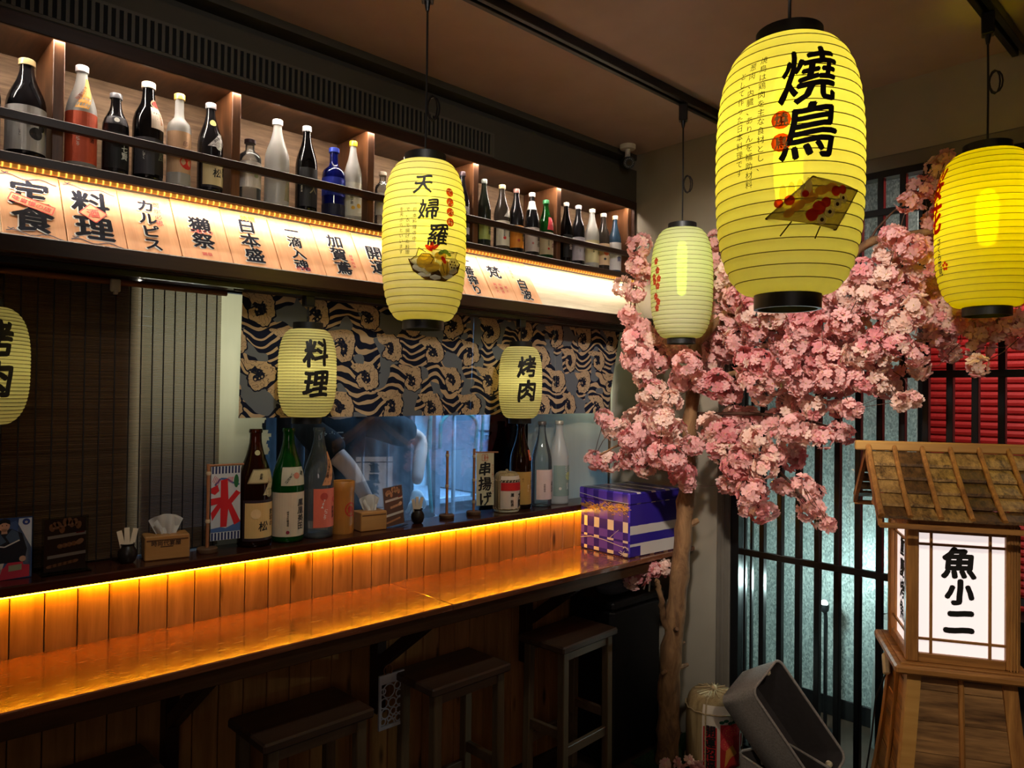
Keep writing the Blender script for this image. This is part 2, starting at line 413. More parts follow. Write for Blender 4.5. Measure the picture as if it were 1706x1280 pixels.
# glass between bar and kitchen
gw = struct(MB().box(.74, 2.49, 1.097, 3.108, 2.52, 1.112).box(.74, 2.49, 1.985, 3.108, 2.52, 1.997), 'window_2', BLACKMETAL)
MB().box(.75, 2.500, 1.112, 3.105, 2.505, 1.985).build('window_pane', glass('kitchen_glass', (238, 244, 246), .01, 1.3), gw)
FILM = paper('frosted_film', (216, 208, 176), .55, .06, scale=9, var=.2)
b = MB(); n = 70
for k in range(n):                                          # torn inner edge of the left film
    z0, z1 = 1.113+.87*k/n, 1.113+.87*(k+1)/n; r = random.Random(k); w0 = 1.158+.012*math.sin(k*.5)+.010*math.sin(k*1.3)+.007*r.random()
    b.add([(.985, 2.4985, z0), (w0, 2.4985, z0), (w0+.004*math.sin(k*2.1), 2.4985, z1), (.985, 2.4985, z1)], [(0, 1, 2, 3)])
b.build('frosted_film', FILM, gw, label='pale torn window film at the left')
MB().grid(lambda u, v: (2.47+.634*u, 2.4985, 1.113+.871*v), 4, 4).build('frosted_film', FILM, gw, label='pale window film at the right')
MB().box(3.07, 2.488, 1.113, 3.078, 2.496, 1.984).build('film_edge_strip', plain('strip_brown', (90, 74, 52), .6), gw)

# under-shelf beam in front of the kitchen opening
struct(MB().box(-1.2, 2.236, 1.997, 3.108, 2.29, 2.044, .003).box(-1.2, 2.27, 1.992, 3.108, 2.62, 2.004), 'trim_3', DARKWOOD)
SIGNBACK = wood('sign_backboard', (176, 166, 140), (214, 206, 184), 'x', .6, 2.4, bump=.2)
def slope(x, t, e=0.):                                      # the slanted board behind the menu signs: t=0 bottom, 1 top
    return (x, 2.287+.133*t-.826*e, 2.046+.205*t-.563*e if e else 2.046+.205*t)
struct(MB().add([slope(-1.2, 0), slope(3.108, 0), slope(3.108, 1), slope(-1.2, 1)]+[(-1.2, 2.44, 2.04), (3.108, 2.44, 2.04), (3.108, 2.45, 2.25), (-1.2, 2.45, 2.25)],
       [(0, 1, 2, 3), (7, 6, 5, 4), (0, 4, 5, 1), (3, 2, 6, 7), (0, 3, 7, 4), (1, 5, 6, 2)]), 'trim_4', SIGNBACK)

# ------------------------------------------------------------------ bottle shelf
sh = thing('bottle_shelf', (0, 0, 0), 'long dark wooden wall shelf of open niches holding sake bottles', 'shelf')
MB().box(-1.2, 2.355, 2.250, 3.108, 2.612, 2.285, .003).build('bottom_board', DARKWOOD, sh)
MB().box(-1.2, 2.3625, 2.634, 3.108, 2.612, 2.657).build('top_board', SHELFWOOD, sh)
MB().box(-1.2, 2.350, 2.622, 3.108, 2.362, 2.664, .002).build('fascia', DARKWOOD, sh)
MB().box(-1.2, 2.600, 2.285, 3.108, 2.612, 2.634).build('back_panel', BACKPLY, sh)
dv = MB().box(-.0145, 2.3715, 2.2852, .0145, 2.600, 2.6338, .002).mesh('divider', SHELFWOODZ)
for x in (-1.07, -.556, -.041, .475, .982, 1.497, 2.017, 2.534, 3.076):
    o = link('divider', dv, sh); o.location = (x, 0, 0)
MB().box(3.0905, 2.352, 2.2852, 3.108, 2.600, 2.66).build('end_panel', DARKWOOD, sh)
MB().box(-1.2, 2.338, 2.368, 3.07, 2.356, 2.394, .002).build('guard_rail', DARKWOOD, sh)
NICHE = emit('niche_led', (255, 240, 222), 165.)
ld = thing('led_strip', (0, 2.3668, 2.6335), 'thin white light strip under the top board of the bottle shelf', 'light strip')
MB().box(-1.05, -.0038, -.0025, 3.06, .0038, 0).build('light_band', NICHE, ld)
rp = thing('rope_light', (0, 2.336, 2.243), 'warm white rope light along the lower front edge of the bottle shelf', 'light strip')
MB().tube([(-1.2+.06*k, 0, 0) for k in range(72)], .0075, 8).build('light_tube', emit('rope_led', (255, 176, 70), .75, 17.), rp, True)
MB().box(-1.2, .022, .0045, 3.09, .040, .0065).build('light_band', emit('hidden_band_glow', (255, 236, 206), 66.), rp)  # hidden glowing band added behind the tube to light the menu boards
MB().box(-1.2, -.012, .004, 3.1, .012, .008).build('mounting_clip', plain('clip_amber', (150, 100, 50), .5), rp)

# air grille in the bulkhead
vt = thing('air_vent_grille', (0, 2.355, 2.72), 'long dark air vent grille of upright slats above the bottle shelf', 'vent')
GR = plain('grille_grey', (74, 70, 62), .6)
MB().box(-1.1, -.0035, -.052, 2.10, 0, -.042).box(-1.1, -.0035, .042, 2.10, 0, .052).box(2.087, -.0035, -.042, 2.10, 0, .042).build('frame', GR, vt)
MB().box(-1.1, -.0008, -.042, 2.087, 0, .042).build('dark_backing', plain('vent_dark', (10, 10, 10), .9), vt)
sl = MB().box(-.0048, -.006, -.043, .0048, -.0008, .043).mesh('slat', GR)
x = -1.08
while x < 2.08:
    o = link('slat', sl, vt); o.location = (x, 0, 0); x += .0212

# ------------------------------------------------------------------ ledge and bar counter
LEDGE = wood('ledge_wood', (40, 18, 11), (74, 36, 22), 'x', .22, 1., coat=.2)
lg = thing('bar_ledge', (0, 0, 1.125), 'narrow dark red-brown ledge running above the bar counter', 'shelf')
MB().box(-1.2, 2.318, -.028, 3.108, 2.492, 0, .004).build('ledge_board', LEDGE, lg)
ll = thing('led_strip', (0, 2.337, 1.0968), 'amber light strip glowing under the ledge along the bar', 'light strip')
AMBER = emit('amber_led', (255, 176, 24), 78.)
MB().box(-1.2, -.004, -.006, 3.1, .004, -.0005).build('light_band', AMBER, ll)

def counter_mat():
    n = NT('counter_lacquer')
    v = n.rand(n.co((1.3, 15, 15))); f = n.math('ADD', n.math('MULTIPLY', n.noise(v, 1.7, 5, .6, .5), .65), n.math('MULTIPLY', n.noise(v, 8, 3), .35))
    col = n.ramp(f, [(.3, lin((88, 50, 32))), (.5, lin((118, 70, 46))), (.7, lin((146, 92, 62)))])
    sp = n.noise(n.co((16, 150, 100)), 1., 4, .7)
    ro = n.ramp(sp, [(.40, (.06, .06, .06, 1)), (.70, (.34, .34, .34, 1))])
    n.set(Base_Color=col, Roughness=ro, Specular_IOR_Level=.6, Coat_Weight=.45, Coat_Roughness=.10)
    n.bump(n.math('ADD', n.math('MULTIPLY', sp, .8), f), .05, .002); return n.m
COUNTER = counter_mat()
ct = thing('bar_counter', (0, 0, .925), 'glossy orange-brown wooden bar counter with bracing under it', 'counter')
MB().box(-1.2, 1.966, -.022, 1.5935, 2.349, 0, .003).build('countertop', COUNTER, ct)
MB().box(1.5945, 1.966, -.022, 3.086, 2.349, 0, .003).build('countertop', COUNTER, ct)
APRON = wood('apron_pine', (52, 34, 20), (84, 56, 34), 'x', .7, spec=.08)
MB().box(-1.2, 1.975, -.068, 3.02, 2.000, -.0225, .002).build('front_apron', APRON, ct)
for x in (-.2, .79, 1.53, 2.30):
    g = MB().box(x-.02, 2.300, -.46, x+.02, 2.350, -.0235, .002).bar((x, 2.30, -.27), (x, 2.03, -.07), .036, .04, .002).box(x-.018, 2.0, -.066, x+.018, 2.30, -.024)
    g.build('bracket', DARKWOOD, ct)

# ------------------------------------------------------------------ bamboo blind
bl = thing('bamboo_blind', (0, 2.478, 1.975), 'dark brown bamboo roll blind hanging left of the wave curtain', 'blind')
def blind_mat():
    n = NT('bamboo_slat'); f = n.noise(n.rand(n.co((3, 40, 160))), 1.2, 4); f2 = n.noise(n.co((.6, 1, 220)), 1., 2)
    col = n.ramp(n.math('ADD', n.math('MULTIPLY', f, .5), n.math('MULTIPLY', f2, .5)), [(.35, lin((66, 46, 32))), (.65, lin((112, 84, 60)))])
    d = n.n('BsdfDiffuse'); t = n.n('BsdfTranslucent'); n.l(col, d.inputs[0]); t.inputs[0].default_value = lin((150, 138, 112))
    m = n.n('MixShader'); m.inputs[0].default_value = .42; n.l(d.outputs[0], m.inputs[1]); n.l(t.outputs[0], m.inputs[2]); n.l(m.outputs[0], n.out.inputs[0]); return n.m
g = MB(); z = -.004
while z > -.842:
    g.add([(-1.0, 0, z-.0046), (.985, 0, z-.0046), (.985, -.0012, z-.0023), (-1.0, -.0012, z-.0023), (.985, 0, z), (-1.0, 0, z)], [(0, 1, 2, 3), (3, 2, 4, 5)]); z -= .005
g.build('bamboo_slats', blind_mat(), bl, kind='stuff')
cdm = MB().box(-.0018, -.0032, -.844, .0018, -.001, 0).mesh('blind_cord', plain('blind_cord', (26, 18, 14), .8))
x = -.98
while x < .98:
    o = link('blind_cord', cdm, bl); o.location = (x, 0, 0); x += (.0335 if x > .7 else .041)
MB().tube([(-1.0, -.004, .004), (1.0, -.004, .004)], .010, 10).build('head_rail', wood('rail_wood', (104, 62, 34), (140, 90, 54), 'x', .5), bl, True)
MB().box(.640, -.022, -.028, .668, -.008, .012, .004).box(.648, -.024, -.036, .660, -.012, -.02, .002).build('pull_clip', plain('clip_cream', (190, 180, 160), .5), bl)

# ------------------------------------------------------------------ wave curtain
def noren_mat():
    n = NT('wave_cloth'); v = n.co(); TAN, NAVY, GREY = lin((188, 160, 126)), lin((26, 29, 46)), lin((104, 108, 114))
    sx = n.n('SeparateXYZ'); n.l(v, sx.inputs[0])
    w1 = n.math('SUBTRACT', n.noise(v, 6, 2), .5); w2 = n.math('SUBTRACT', n.noise(n.co((1, 1, 1), rot=(0, 1.1, 0)), 7, 2), .5)
    X = n.math('MULTIPLY_ADD', w1, .07, sx.outputs[0]); Z = n.math('MULTIPLY_ADD', w2, .07, sx.outputs[2])
    px, pz = .21, .112
    rowf = n.math('DIVIDE', Z, pz); odd = n.math('PINGPONG', n.math('FLOOR', rowf), 1.)
    cellx = n.math('DIVIDE', n.math('MULTIPLY_ADD', odd, px*.5, n.math('ADD', X, 5.)), px)
    fx = n.math('SUBTRACT', n.math('FRACT', cellx), .5); fz = n.math('SUBTRACT', n.math('FRACT', rowf), .45)
    ax = n.math('MULTIPLY', fx, 1.9); dz = n.math('MULTIPLY', fz, 1.05)
    d = n.math('SQRT', n.math('ADD', n.math('POWER', ax, 2.), n.math('POWER', dz, 2.)))
    turn = n.math('FRACT', n.math('ADD', n.math('DIVIDE', n.math('ARCTAN2', dz, ax), 2*PI), .62))   # 0..1 round each crest: the curl grows
    vo = n.n('TexVoronoi'); vo.inputs['Scale'].default_value = 58; n.l(v, vo.inputs['Vector'])
    rag = n.math('MULTIPLY', n.math('SUBTRACT', vo.outputs['Distance'], .45), .11)
    edge = n.math('MULTIPLY_ADD', turn, .60, .18)
    q = n.math('SUBTRACT', n.math('ADD', d, rag), edge)                                    # <0 inside the curling crest
    inner = n.math('SUBTRACT', n.math('ADD', d, n.math('MULTIPLY', rag, 1.4)), n.math('MULTIPLY', edge, .45))
    # long drawn wave lines in the troughs
    zz = n.math('ADD', n.math('MULTIPLY', sx.outputs[2], 190.), n.math('ADD', n.math('MULTIPLY', n.math('SINE', n.math('MULTIPLY', X, 30.)), 4.2), n.math('MULTIPLY', w1, 26.)))
    ln = n.math('GREATER_THAN', n.math('SINE', zz), n.math('MULTIPLY_ADD', w2, 2.4, .28))
    sea = n.mix(ln, NAVY, TAN)
    sea = n.mix(n.math('GREATER_THAN', n.noise(v, 9, 1), .53), sea, GREY)
    col = n.mix(n.math('LESS_THAN', q, .05), sea, NAVY)
    col = n.mix(n.math('LESS_THAN', q, 0.), col, TAN)
    under = n.math('LESS_THAN', inner, 0.); col = n.mix(under, col, NAVY)
    col = n.mix(n.math('MULTIPLY', under, n.math('LESS_THAN', vo.outputs['Distance'], .24)), col, TAN)
    crack = n.math('MULTIPLY', n.math('LESS_THAN', q, -.02), n.math('GREATER_THAN', n.math('SINE', n.math('MULTIPLY', n.noise(v, 24, 2), 58.)), .9))
    col = n.mix(n.math('MULTIPLY', crack, .75), col, lin((70, 62, 58)))
    n.set(Base_Color=col, Roughness=.9, Specular_IOR_Level=.1); return n.m
NOREN = noren_mat()
nr = thing('noren_curtain', (0, 2.415, 1.985), 'short navy and tan wave patterned curtain hung over the kitchen window', 'curtain')
edges = [1.03, 1.545, 2.053, 2.558, 3.06]
for k in range(4):
    a, c = edges[k]+.0003, edges[k+1]-.0003
    def f(u, v, a=a, c=c, k=k):
        x = a+(c-a)*u; z = -.428*(1-v); q = 1-v
        if k == 3: x -= .10*q*max(0, u-.35)/.65
        return (x, .014*q*math.sin(7*x)+.006*q*math.sin(19*x)-(.045*q*max(0, u-.6) if k == 3 else 0), z)
    o = MB().grid(f, 40, 12).build('cloth_panel', NOREN, nr, True)
MB().tube([(1.0, -.006, .003), (3.09, -.006, .003)], .007, 8).build('curtain_rod', DARKWOOD, nr, True)

# ================================================================== bottles
def prof_of(kind, r, h):
    P = {'sake': [(.90, 0), (.99, .012), (1, .03), (1, .52), (.985, .56), (.93, .61), (.82, .665), (.68, .72), (.54, .775), (.44, .83), (.37, .88), (.345, .93), (.345, .962), (.40, .968), (.40, .985), (.37, 1)],
         'slim': [(.90, 0), (.99, .012), (1, .03), (1, .56), (.97, .62), (.86, .68), (.68, .735), (.52, .785), (.43, .84), (.39, .90), (.38, .955), (.44, .962), (.44, .985), (.40, 1)],
         'shoulder': [(.90, 0), (.99, .012), (1, .03), (1, .60), (.97, .645), (.86, .685), (.62, .72), (.43, .75), (.37, .80), (.36, .95), (.43, .957), (.43, .985), (.40, 1)],
         'short': [(.90, 0), (.99, .015), (1, .04), (1, .66), (.985, .71), (.88, .755), (.56, .80), (.42, .83), (.39, .87), (.39, .95), (.47, .955), (.47, .99), (.43, 1)]}[kind]
    return [(a*r, b*h) for a, b in P]
GL = {'brown': glass('glass_brown', (150, 84, 44), .05, 1., .16, (96, 54, 30)), 'green': glass('glass_green', (60, 170, 70), .05, 1., .30, (36, 140, 52)),
      'clear': glass('glass_clear', (232, 238, 238), .04, 1.4, .17), 'frost': glass('glass_frosted', (225, 228, 228), .3, .6, .80, (226, 226, 222)),
      'dark': glass('glass_dark', (34, 32, 36), .10, 1., .35, (62, 60, 66)), 'black': glass('glass_black', (14, 14, 15), .07, 1., .6, (22, 22, 24)),
      'blue': glass('glass_blue', (20, 36, 170), .05, 1., .45, (26, 40, 168)), 'paleblue': glass('glass_pale_blue', (150, 200, 226), .1, 1., .5, (150, 196, 220)),
      'steel': glass('glass_steel_blue', (70, 104, 140), .1, 1., .6, (74, 110, 146)), 'smoke': glass('glass_smoke', (120, 108, 98), .06, 1., .35, (120, 108, 98)),
      'darkgreen': glass('glass_dark_green', (58, 70, 56), .08, 1., .5, (70, 78, 66))}
_cm = {}
def col(rgb, rough=.55, metal=0.):
    k = (rgb, rough, metal)
    if k not in _cm: _cm[k] = plain('print_%d_%d_%d' % rgb, rgb, rough, metal, var=.05)
    return _cm[k]
def bottle(loc, r, h, kind, gl, cap, label, group, rz, prints=(), capz=.945, name='sake_bottle'):
    """prints: dicts z0,z1 (fractions of h), a (deg, centre), w (deg), c colour, skew, t=[(string,size,du,dv,colour,rot)]"""
    t = thing(name, loc, label, 'bottle', group, rz)
    pr = prof_of(kind, r, h)
    MB().lathe(pr, 28).build('glass_body', GL[gl], t, True, 50)
    if cap:
        cr = np.interp(.97, [p[1]/h for p in pr], [p[0] for p in pr])+.0012
        MB().lathe([(cr, capz*h), (cr, 1.002*h), (cr*.9, 1.008*h), (cr*.3, 1.009*h)], 20).build('cap', col(cap, .35, .25), t, True, 50)
    for p in prints:
        zc = (p['z0']+p['z1'])/2*h; hh = (p['z1']-p['z0'])/2*h; a0 = math.radians(p.get('a', 0)); rr = float(np.interp(zc, [q[1] for q in pr], [q[0] for q in pr]))
        hw = rr*math.radians(p['w'])/2; s0 = rev_surf(pr, a0, zc, .0006)
        m = MB()
        if p.get('disc'): disc2(m, s0, 0, 0, hh)
        else: patch(m, s0, -hw, -hh, hw, hh, max(4, int(p['w']/10)), 5, p.get('skew', 0)*r)
        lab = m.build('paper_label', col(p['c'], .6), t)
        if p.get('in'):
            m = MB(); s1 = rev_surf(pr, a0, zc, .0016); patch(m, s1, -hw*.88, -hh*.86, hw*.88, hh*.86, max(4, int(p['w']/10)), 5, p.get('skew', 0)*r*.86); m.build('label_field', col(p['in'], .6), lab)
        by = {}
        for (st, sz, du, dv, c, rot) in p.get('t', ()): by.setdefault(c, []).append((st, sz, du, dv, rot))
        for c, L in by.items():
            m = MB(); s2 = rev_surf(pr, a0, zc, .0024 if p.get('in') else .0014)
            for st, sz, du, dv, rot in L:
                if st == 'o': disc2(m, s2, du*r, dv*r, sz*r, 14)
                else: text2d(m, st, sz*r, du*r, dv*r, s2, True, .98, .025, 1 if sz > .5 else 0, rot, .8)
            m.build('lettering', col(c, .6), lab)
    return t
BK = (24, 22, 22); RD = (190, 50, 40); WH = (230, 228, 220); CR = (214, 200, 172)
ZB = 2.2855
SH = 'bottles on the wall shelf'
NB = [
 (.316, .034, .265, 'sake', 'black', (40, 40, 42), 'black bottle at the far left edge of the shelf, cut off by the picture', [dict(z0=.1, z1=.5, a=0, w=120, c=(40, 60, 46))]),
 (.409, .0485, .275, 'sake', 'dark', (212, 190, 140), 'fat brown bottle with a beige cap and a white label bearing a black blot', [dict(z0=.05, z1=.5, a=10, w=200, c=(206, 206, 204), t=[('o', .36, .30, -.25, BK, 0), ('o', .2, .62, .12, BK, 0), ('o', .12, .82, .4, BK, 0), ('しるし', .13, -.5, -.3, BK, 0)])]),
 (.546, .0405, .297, 'sake', 'frost', (190, 186, 190), 'frosted white bottle with an orange label and slanting yellow band', [dict(z0=.04, z1=.53, a=15, w=230, c=(216, 92, 58), t=[('梅酒', .34, .30, 0, (60, 22, 20), 0), ('にごり', .24, -.62, -.35, WH, 0)]), dict(z0=.56, z1=.88, a=-10, w=52, c=(238, 178, 84), skew=.75, t=[('大山の梅酒', .26, .05, 0, (150, 60, 30), -.5)])]),
 (.638, .036, .242, 'slim', 'dark', (120, 120, 126), 'small dark bottle with a silver top and a crest on its shoulder', [dict(z0=.06, z1=.5, a=20, w=150, c=(18, 18, 20), t=[('七賢', .62, .30, -.1, (214, 222, 214), 0)]), dict(z0=.60, z1=.70, a=0, w=110, c=(60, 58, 64), t=[('o', .2, 0, 0, WH, 0)])]),
 (.729, .0435, .304, 'slim', 'black', (190, 176, 160), 'black bottle wearing a white hang tag with a red seal on its neck', [dict(z0=.05, z1=.42, a=-25, w=80, c=(56, 54, 60), t=[('しずく', .2, 0, 0, WH, 0)]), dict(z0=.06, z1=.42, a=50, w=70, c=(30, 28, 24), t=[('風', .7, 0, .1, (120, 130, 110), 0)]), dict(z0=.52, z1=.74, a=45, w=90, c=(222, 206, 186), t=[('金賞受賞', .22, 0, 0, (190, 120, 60), 0)]), dict(z0=.73, z1=.83, a=40, w=90, c=(224, 150, 110), disc=1, t=[('o', .25, 0, 0, RD, 0)])]),
 (.822, .0355, .293, 'shoulder', 'frost', (226, 184, 96), 'frosted bottle with a yellow cap and a beige label with a red circle', [dict(z0=.14, z1=.58, a=15, w=190, c=(214, 172, 132), t=[('o', .62, .25, -.85, (214, 52, 40), 0), ('印', .5, .1, .75, (150, 110, 90), 0)])]),
 (.921, .039, .292, 'sake', 'dark', (150, 148, 152), 'dark bottle with a white diagonal neck band, last before the second divider', [dict(z0=.05, z1=.40, a=25, w=150, c=(40, 30, 34), **{'in': (206, 186, 140)}, t=[('松', .78, .0, -.1, BK, 0), ('愛宕', .40, .66, .1, BK, 0)]), dict(z0=.50, z1=.66, a=15, w=70, c=(206, 204, 204), skew=1.0, t=[('純米酒', .2, .1, 0, BK, -.9)]), dict(z0=.47, z1=.56, a=35, w=40, c=(180, 180, 176), disc=1), dict(z0=.74, z1=.81, a=12, w=40, c=(196, 184, 110), disc=1)]),
 (1.055, .037, .207, 'short', 'clear', (64, 46, 52), 'short clear square-shouldered bottle with a dark cap on the shelf', [dict(z0=.20, z1=.62, a=10, w=200, c=(196, 188, 180), t=[('果実酒', .18, 0, .35, BK, 0), ('o', .22, .15, -.1, (150, 160, 120), 0)])]),
 (1.153, .041, .300, 'sake', 'frost', (226, 222, 216), 'plain frosted white bottle with a white cap', [dict(z0=.06, z1=.36, a=50, w=50, c=(150, 144, 120), skew=.2)]),
 (1.265, .038, .305, 'sake', 'black', (150, 146, 150), 'glossy black bottle with a metal ringed top beside the blue bottle', [dict(z0=.05, z1=.5, a=5, w=120, c=(34, 34, 38), t=[('人', .8, .3, -.2, (150, 140, 110), 0), ('黒龍吟醸', .16, -.8, -.2, WH, 0)])]),
 (1.375, .042, .255, 'shoulder', 'blue', (60, 80, 190), 'bright cobalt blue bottle with rounded shoulders', [dict(z0=.30, z1=.56, a=5, w=200, c=(30, 52, 190), t=[('海', .5, .5, 0, (90, 190, 220), 0)]), dict(z0=.02, z1=.18, a=0, w=300, c=(12, 16, 50))]),
 (1.456, .034, .298, 'sake', 'frost', (244, 208, 40), 'frosted bottle with a bright yellow cap and yellow fruit on its label', [dict(z0=.05, z1=.47, a=10, w=210, c=(224, 222, 212), t=[('o', .26, -.35, .8, (228, 180, 60), 0), ('o', .22, .6, .6, (228, 180, 60), 0), ('o', .26, .25, -.7, (228, 180, 60), 0), ('o', .2, -.4, -.95, (228, 180, 60), 0), ('柚子酒', .32, -.55, -.1, BK, 0)])]),
 (1.589, .030, .212, 'short', 'clear', (210, 196, 180), 'short clear bottle half hidden by the plate lantern on its left', [dict(z0=.2, z1=.6, a=0, w=160, c=(206, 200, 186))]),
 (1.707, .039, .298, 'sake', 'brown', (228, 224, 214), 'bottle with a white cap hidden behind the plate lantern', [dict(z0=.08, z1=.5, a=10, w=160, c=CR, t=[('吉', .8, 0, 0, BK, 0)])]),
 (1.890, .035, .290, 'slim', 'paleblue', (96, 190, 214), 'pale blue bottle with a sky blue cap behind the plate lantern', [dict(z0=.08, z1=.5, a=10, w=160, c=WH, t=[('雪', .8, 0, 0, (60, 90, 160), 0)])]),
 (1.991, .0325, .299, 'sake', 'dark', (60, 44, 50), 'dark bottle right of the plate lantern with white brush marks on black', [dict(z0=.05, z1=.27, a=15, w=170, c=(30, 28, 30), t=[('龍', 1.0, .15, 0, WH, 0)]), dict(z0=.30, z1=.50, a=10, w=170, c=(190, 190, 190), t=[('久', .6, 0, 0, BK, 0)])]),
 (2.115, .031, .293, 'sake', 'darkgreen', (120, 126, 120), 'grey green bottle with a light green label beside the third divider', [dict(z0=.10, z1=.40, a=15, w=170, c=(150, 160, 84), t=[('山廃', .7, .25, -.05, BK, 0)])]),
 (2.222, .036, .290, 'sake', 'smoke', (196, 176, 130), 'brown clear bottle with a white slanting paper band on its shoulder', [dict(z0=.06, z1=.44, a=15, w=180, c=(204, 198, 180), t=[('山', .8, .55, 0, (20, 50, 44), 0), ('純米吟醸', .2, -.5, 0, BK, 0), ('o', .2, -.45, -.6, RD, 0)]), dict(z0=.50, z1=.68, a=12, w=60, c=(220, 218, 214), skew=.9, t=[('しぼりたて', .2, .05, 0, BK, -.7)])]),
 (2.312, .0345, .289, 'sake', 'dark', (120, 84, 80), 'dark bottle with a plain orange label', [dict(z0=.07, z1=.42, a=15, w=190, c=(226, 140, 40), t=[('嘉山', .62, .45, .05, (30, 60, 60), 0), ('o', .2, -.4, -.5, (200, 80, 40), 0)])]),
 (2.413, .0355, .292, 'sake', 'dark', (204, 196, 190), 'dark bottle with a broad white band round its neck', [dict(z0=.06, z1=.44, a=10, w=190, c=(200, 190, 186), t=[('獺', .7, .45, .1, BK, 0), ('祭', .7, .45, -.6, BK, 0), ('o', .14, -.5, -.5, (190, 110, 110), 0)]), dict(z0=.73, z1=.87, a=0, w=340, c=(220, 214, 212))]),
 (2.507, .0365, .276, 'sake', 'green', (60, 130, 84), 'green bottle with a folded pink tag on its shoulder', [dict(z0=.06, z1=.44, a=10, w=190, c=(206, 190, 156), t=[('八盛', .6, .35, .1, (110, 50, 50), 0), ('特別純米', .2, -.4, 0, BK, 0), ('o', .15, -.4, -.7, RD, 0)]), dict(z0=.48, z1=.70, a=30, w=110, c=(216, 62, 76), skew=.25, t=[('新酒', .3, 0, 0, (244, 200, 190), -.2)])]),
 (2.650, .031, .291, 'sake', 'black', (214, 208, 200), 'black bottle with white brush writing right beside the fifth divider', [dict(z0=.08, z1=.46, a=15, w=130, c=(20, 20, 22), t=[('真澄', .55, .1, 0, WH, 0)])]),
 (2.739, .033, .293, 'slim', 'dark', (206, 202, 200), 'dark bottle with a ringed neck and a pale lilac label', [dict(z0=.07, z1=.46, a=5, w=190, c=(194, 190, 200), t=[('香梅', .62, .62, .1, (60, 50, 40), 0), ('純米', .2, -.4, -.3, (110, 110, 130), 0)])]),
 (2.845, .037, .294, 'sake', 'frost', (210, 206, 180), 'frosted white bottle with a cream label of brush writing near the shelf end', [dict(z0=.08, z1=.46, a=10, w=200, c=(222, 212, 164), t=[('銀嶺', .6, .45, .1, (90, 86, 50), 0), ('大吟醸', .2, -.45, .1, BK, 0)])]),
 (2.935, .033, .288, 'slim', 'smoke', (200, 194, 180), 'clear grey bottle with an orange sun on a cream label', [dict(z0=.08, z1=.46, a=5, w=190, c=(226, 196, 160), t=[('o', .46, -.05, .25, (228, 110, 70), 0), ('o', .2, -.3, -.75, (70, 66, 80), 0), ('日出', .4, .7, .2, (70, 40, 30), 0)])]),
 (3.030, .0335, .292, 'sake', 'steel', (222, 212, 180), 'steel blue bottle with a white label at the right end of the shelf', [dict(z0=.03, z1=.52, a=0, w=220, c=(216, 212, 214), t=[('雪', .8, .2, -.4, (60, 60, 110), 0)])]),
]
for (x, r, h, k, gl_, cap, lab, pr) in NB:
    rz = -.30*math.atan2(x, 2.42)+rnd.uniform(-.1, .1); yb = max(2.40, 2.3625+r)
    bottle((x*yb/2.432, yb, ZB), r, h, k, gl_, cap, lab, SH, rz, pr)
LB = 'large bottles on the bar ledge'
ZL = 1.1252
bottle((1.088, 2.422, ZL), .0555, .395, 'sake', 'brown', None, 'large brown glass bottle with a black framed cream label beside the ice banner', LB, -.18,
       [dict(z0=.055, z1=.40, a=20, w=150, c=(44, 30, 36), **{'in': (214, 178, 112)}, t=[('松', .62, -.05, -.35, BK, 0), ('愛宕の', .36, .55, .12, BK, 0), ('o', .3, -.5, .4, (226, 196, 140), 0)]),
        dict(z0=.54, z1=.66, a=8, w=96, c=(140, 124, 86), skew=.3, **{'in': (196, 176, 130)}, t=[('金賞', .2, 0, 0, BK, -.2)]), dict(z0=.44, z1=.63, a=30, w=30, c=(190, 172, 130), skew=.7, t=[('しぼりたて', .14, .05, 0, BK, -.5)]),
        dict(z0=.42, z1=.50, a=42, w=40, c=(150, 140, 100), disc=1), dict(z0=.775, z1=.82, a=0, w=40, c=(190, 180, 130), disc=1)], name='large_sake_bottle')
bottle((1.208, 2.420, ZL), .0550, .395, 'sake', 'green', None, 'large bright green glass bottle with a cream label of brush writing', LB, -.1,
       [dict(z0=.055, z1=.44, a=12, w=200, c=(206, 188, 160), t=[('鳳凰美田', .50, .30, .0, BK, 0), ('純米大吟醸酒造', .14, -.55, -.25, (70, 60, 50), 0), ('o', .11, -.55, -1.1, (150, 40, 60), 0)]),
        dict(z0=.50, z1=.66, a=5, w=100, c=(190, 184, 160), skew=.0, t=[('いまだけ', .2, -.35, -.1, BK, -.6), ('o', .2, .1, .05, (196, 120, 96), 0), ('酒', .3, .5, .2, BK, -.3)])], name='large_sake_bottle')
bottle((1.325, 2.418, ZL), .0545, .395, 'sake', 'clear', None, 'large empty clear glass bottle with a salmon pink label beside the bamboo cup', LB, -.05,
       [dict(z0=.10, z1=.45, a=22, w=130, c=(214, 104, 80), t=[('o', .26, -.45, .75, (180, 66, 54), 0), ('o', .2, .42, .5, (190, 76, 60), 0), ('TEA', .22, -.5, .28, WH, -.3), ('にごり', .24, -.35, -.4, WH, -.2), ('茶梅酒', .26, .3, -.3, (60, 30, 26), 0)]),
        dict(z0=.48, z1=.78, a=6, w=36, c=(206, 140, 90), skew=.75, t=[('大山梅のお酒', .22, .22, 0, (40, 26, 20), -.38)])], name='large_sake_bottle')
bottle((2.360, 2.432, ZL), .0500, .395, 'sake', 'brown', None, 'large dark brown bottle with a golden tan label under the small grill lantern', LB, -.22,
       [dict(z0=.055, z1=.43, a=10, w=200, c=(190, 150, 78), t=[('木久', .5, .5, .3, (110, 70, 30), 0), ('キフレ', .22, .05, 0, (240, 226, 190), 0), ('GI', .2, -.5, .75, BK, 0)]),
        dict(z0=.56, z1=.68, a=35, w=30, c=(206, 92, 50), t=[('特選', .22, 0, 0, WH, 0)])], name='large_sake_bottle')
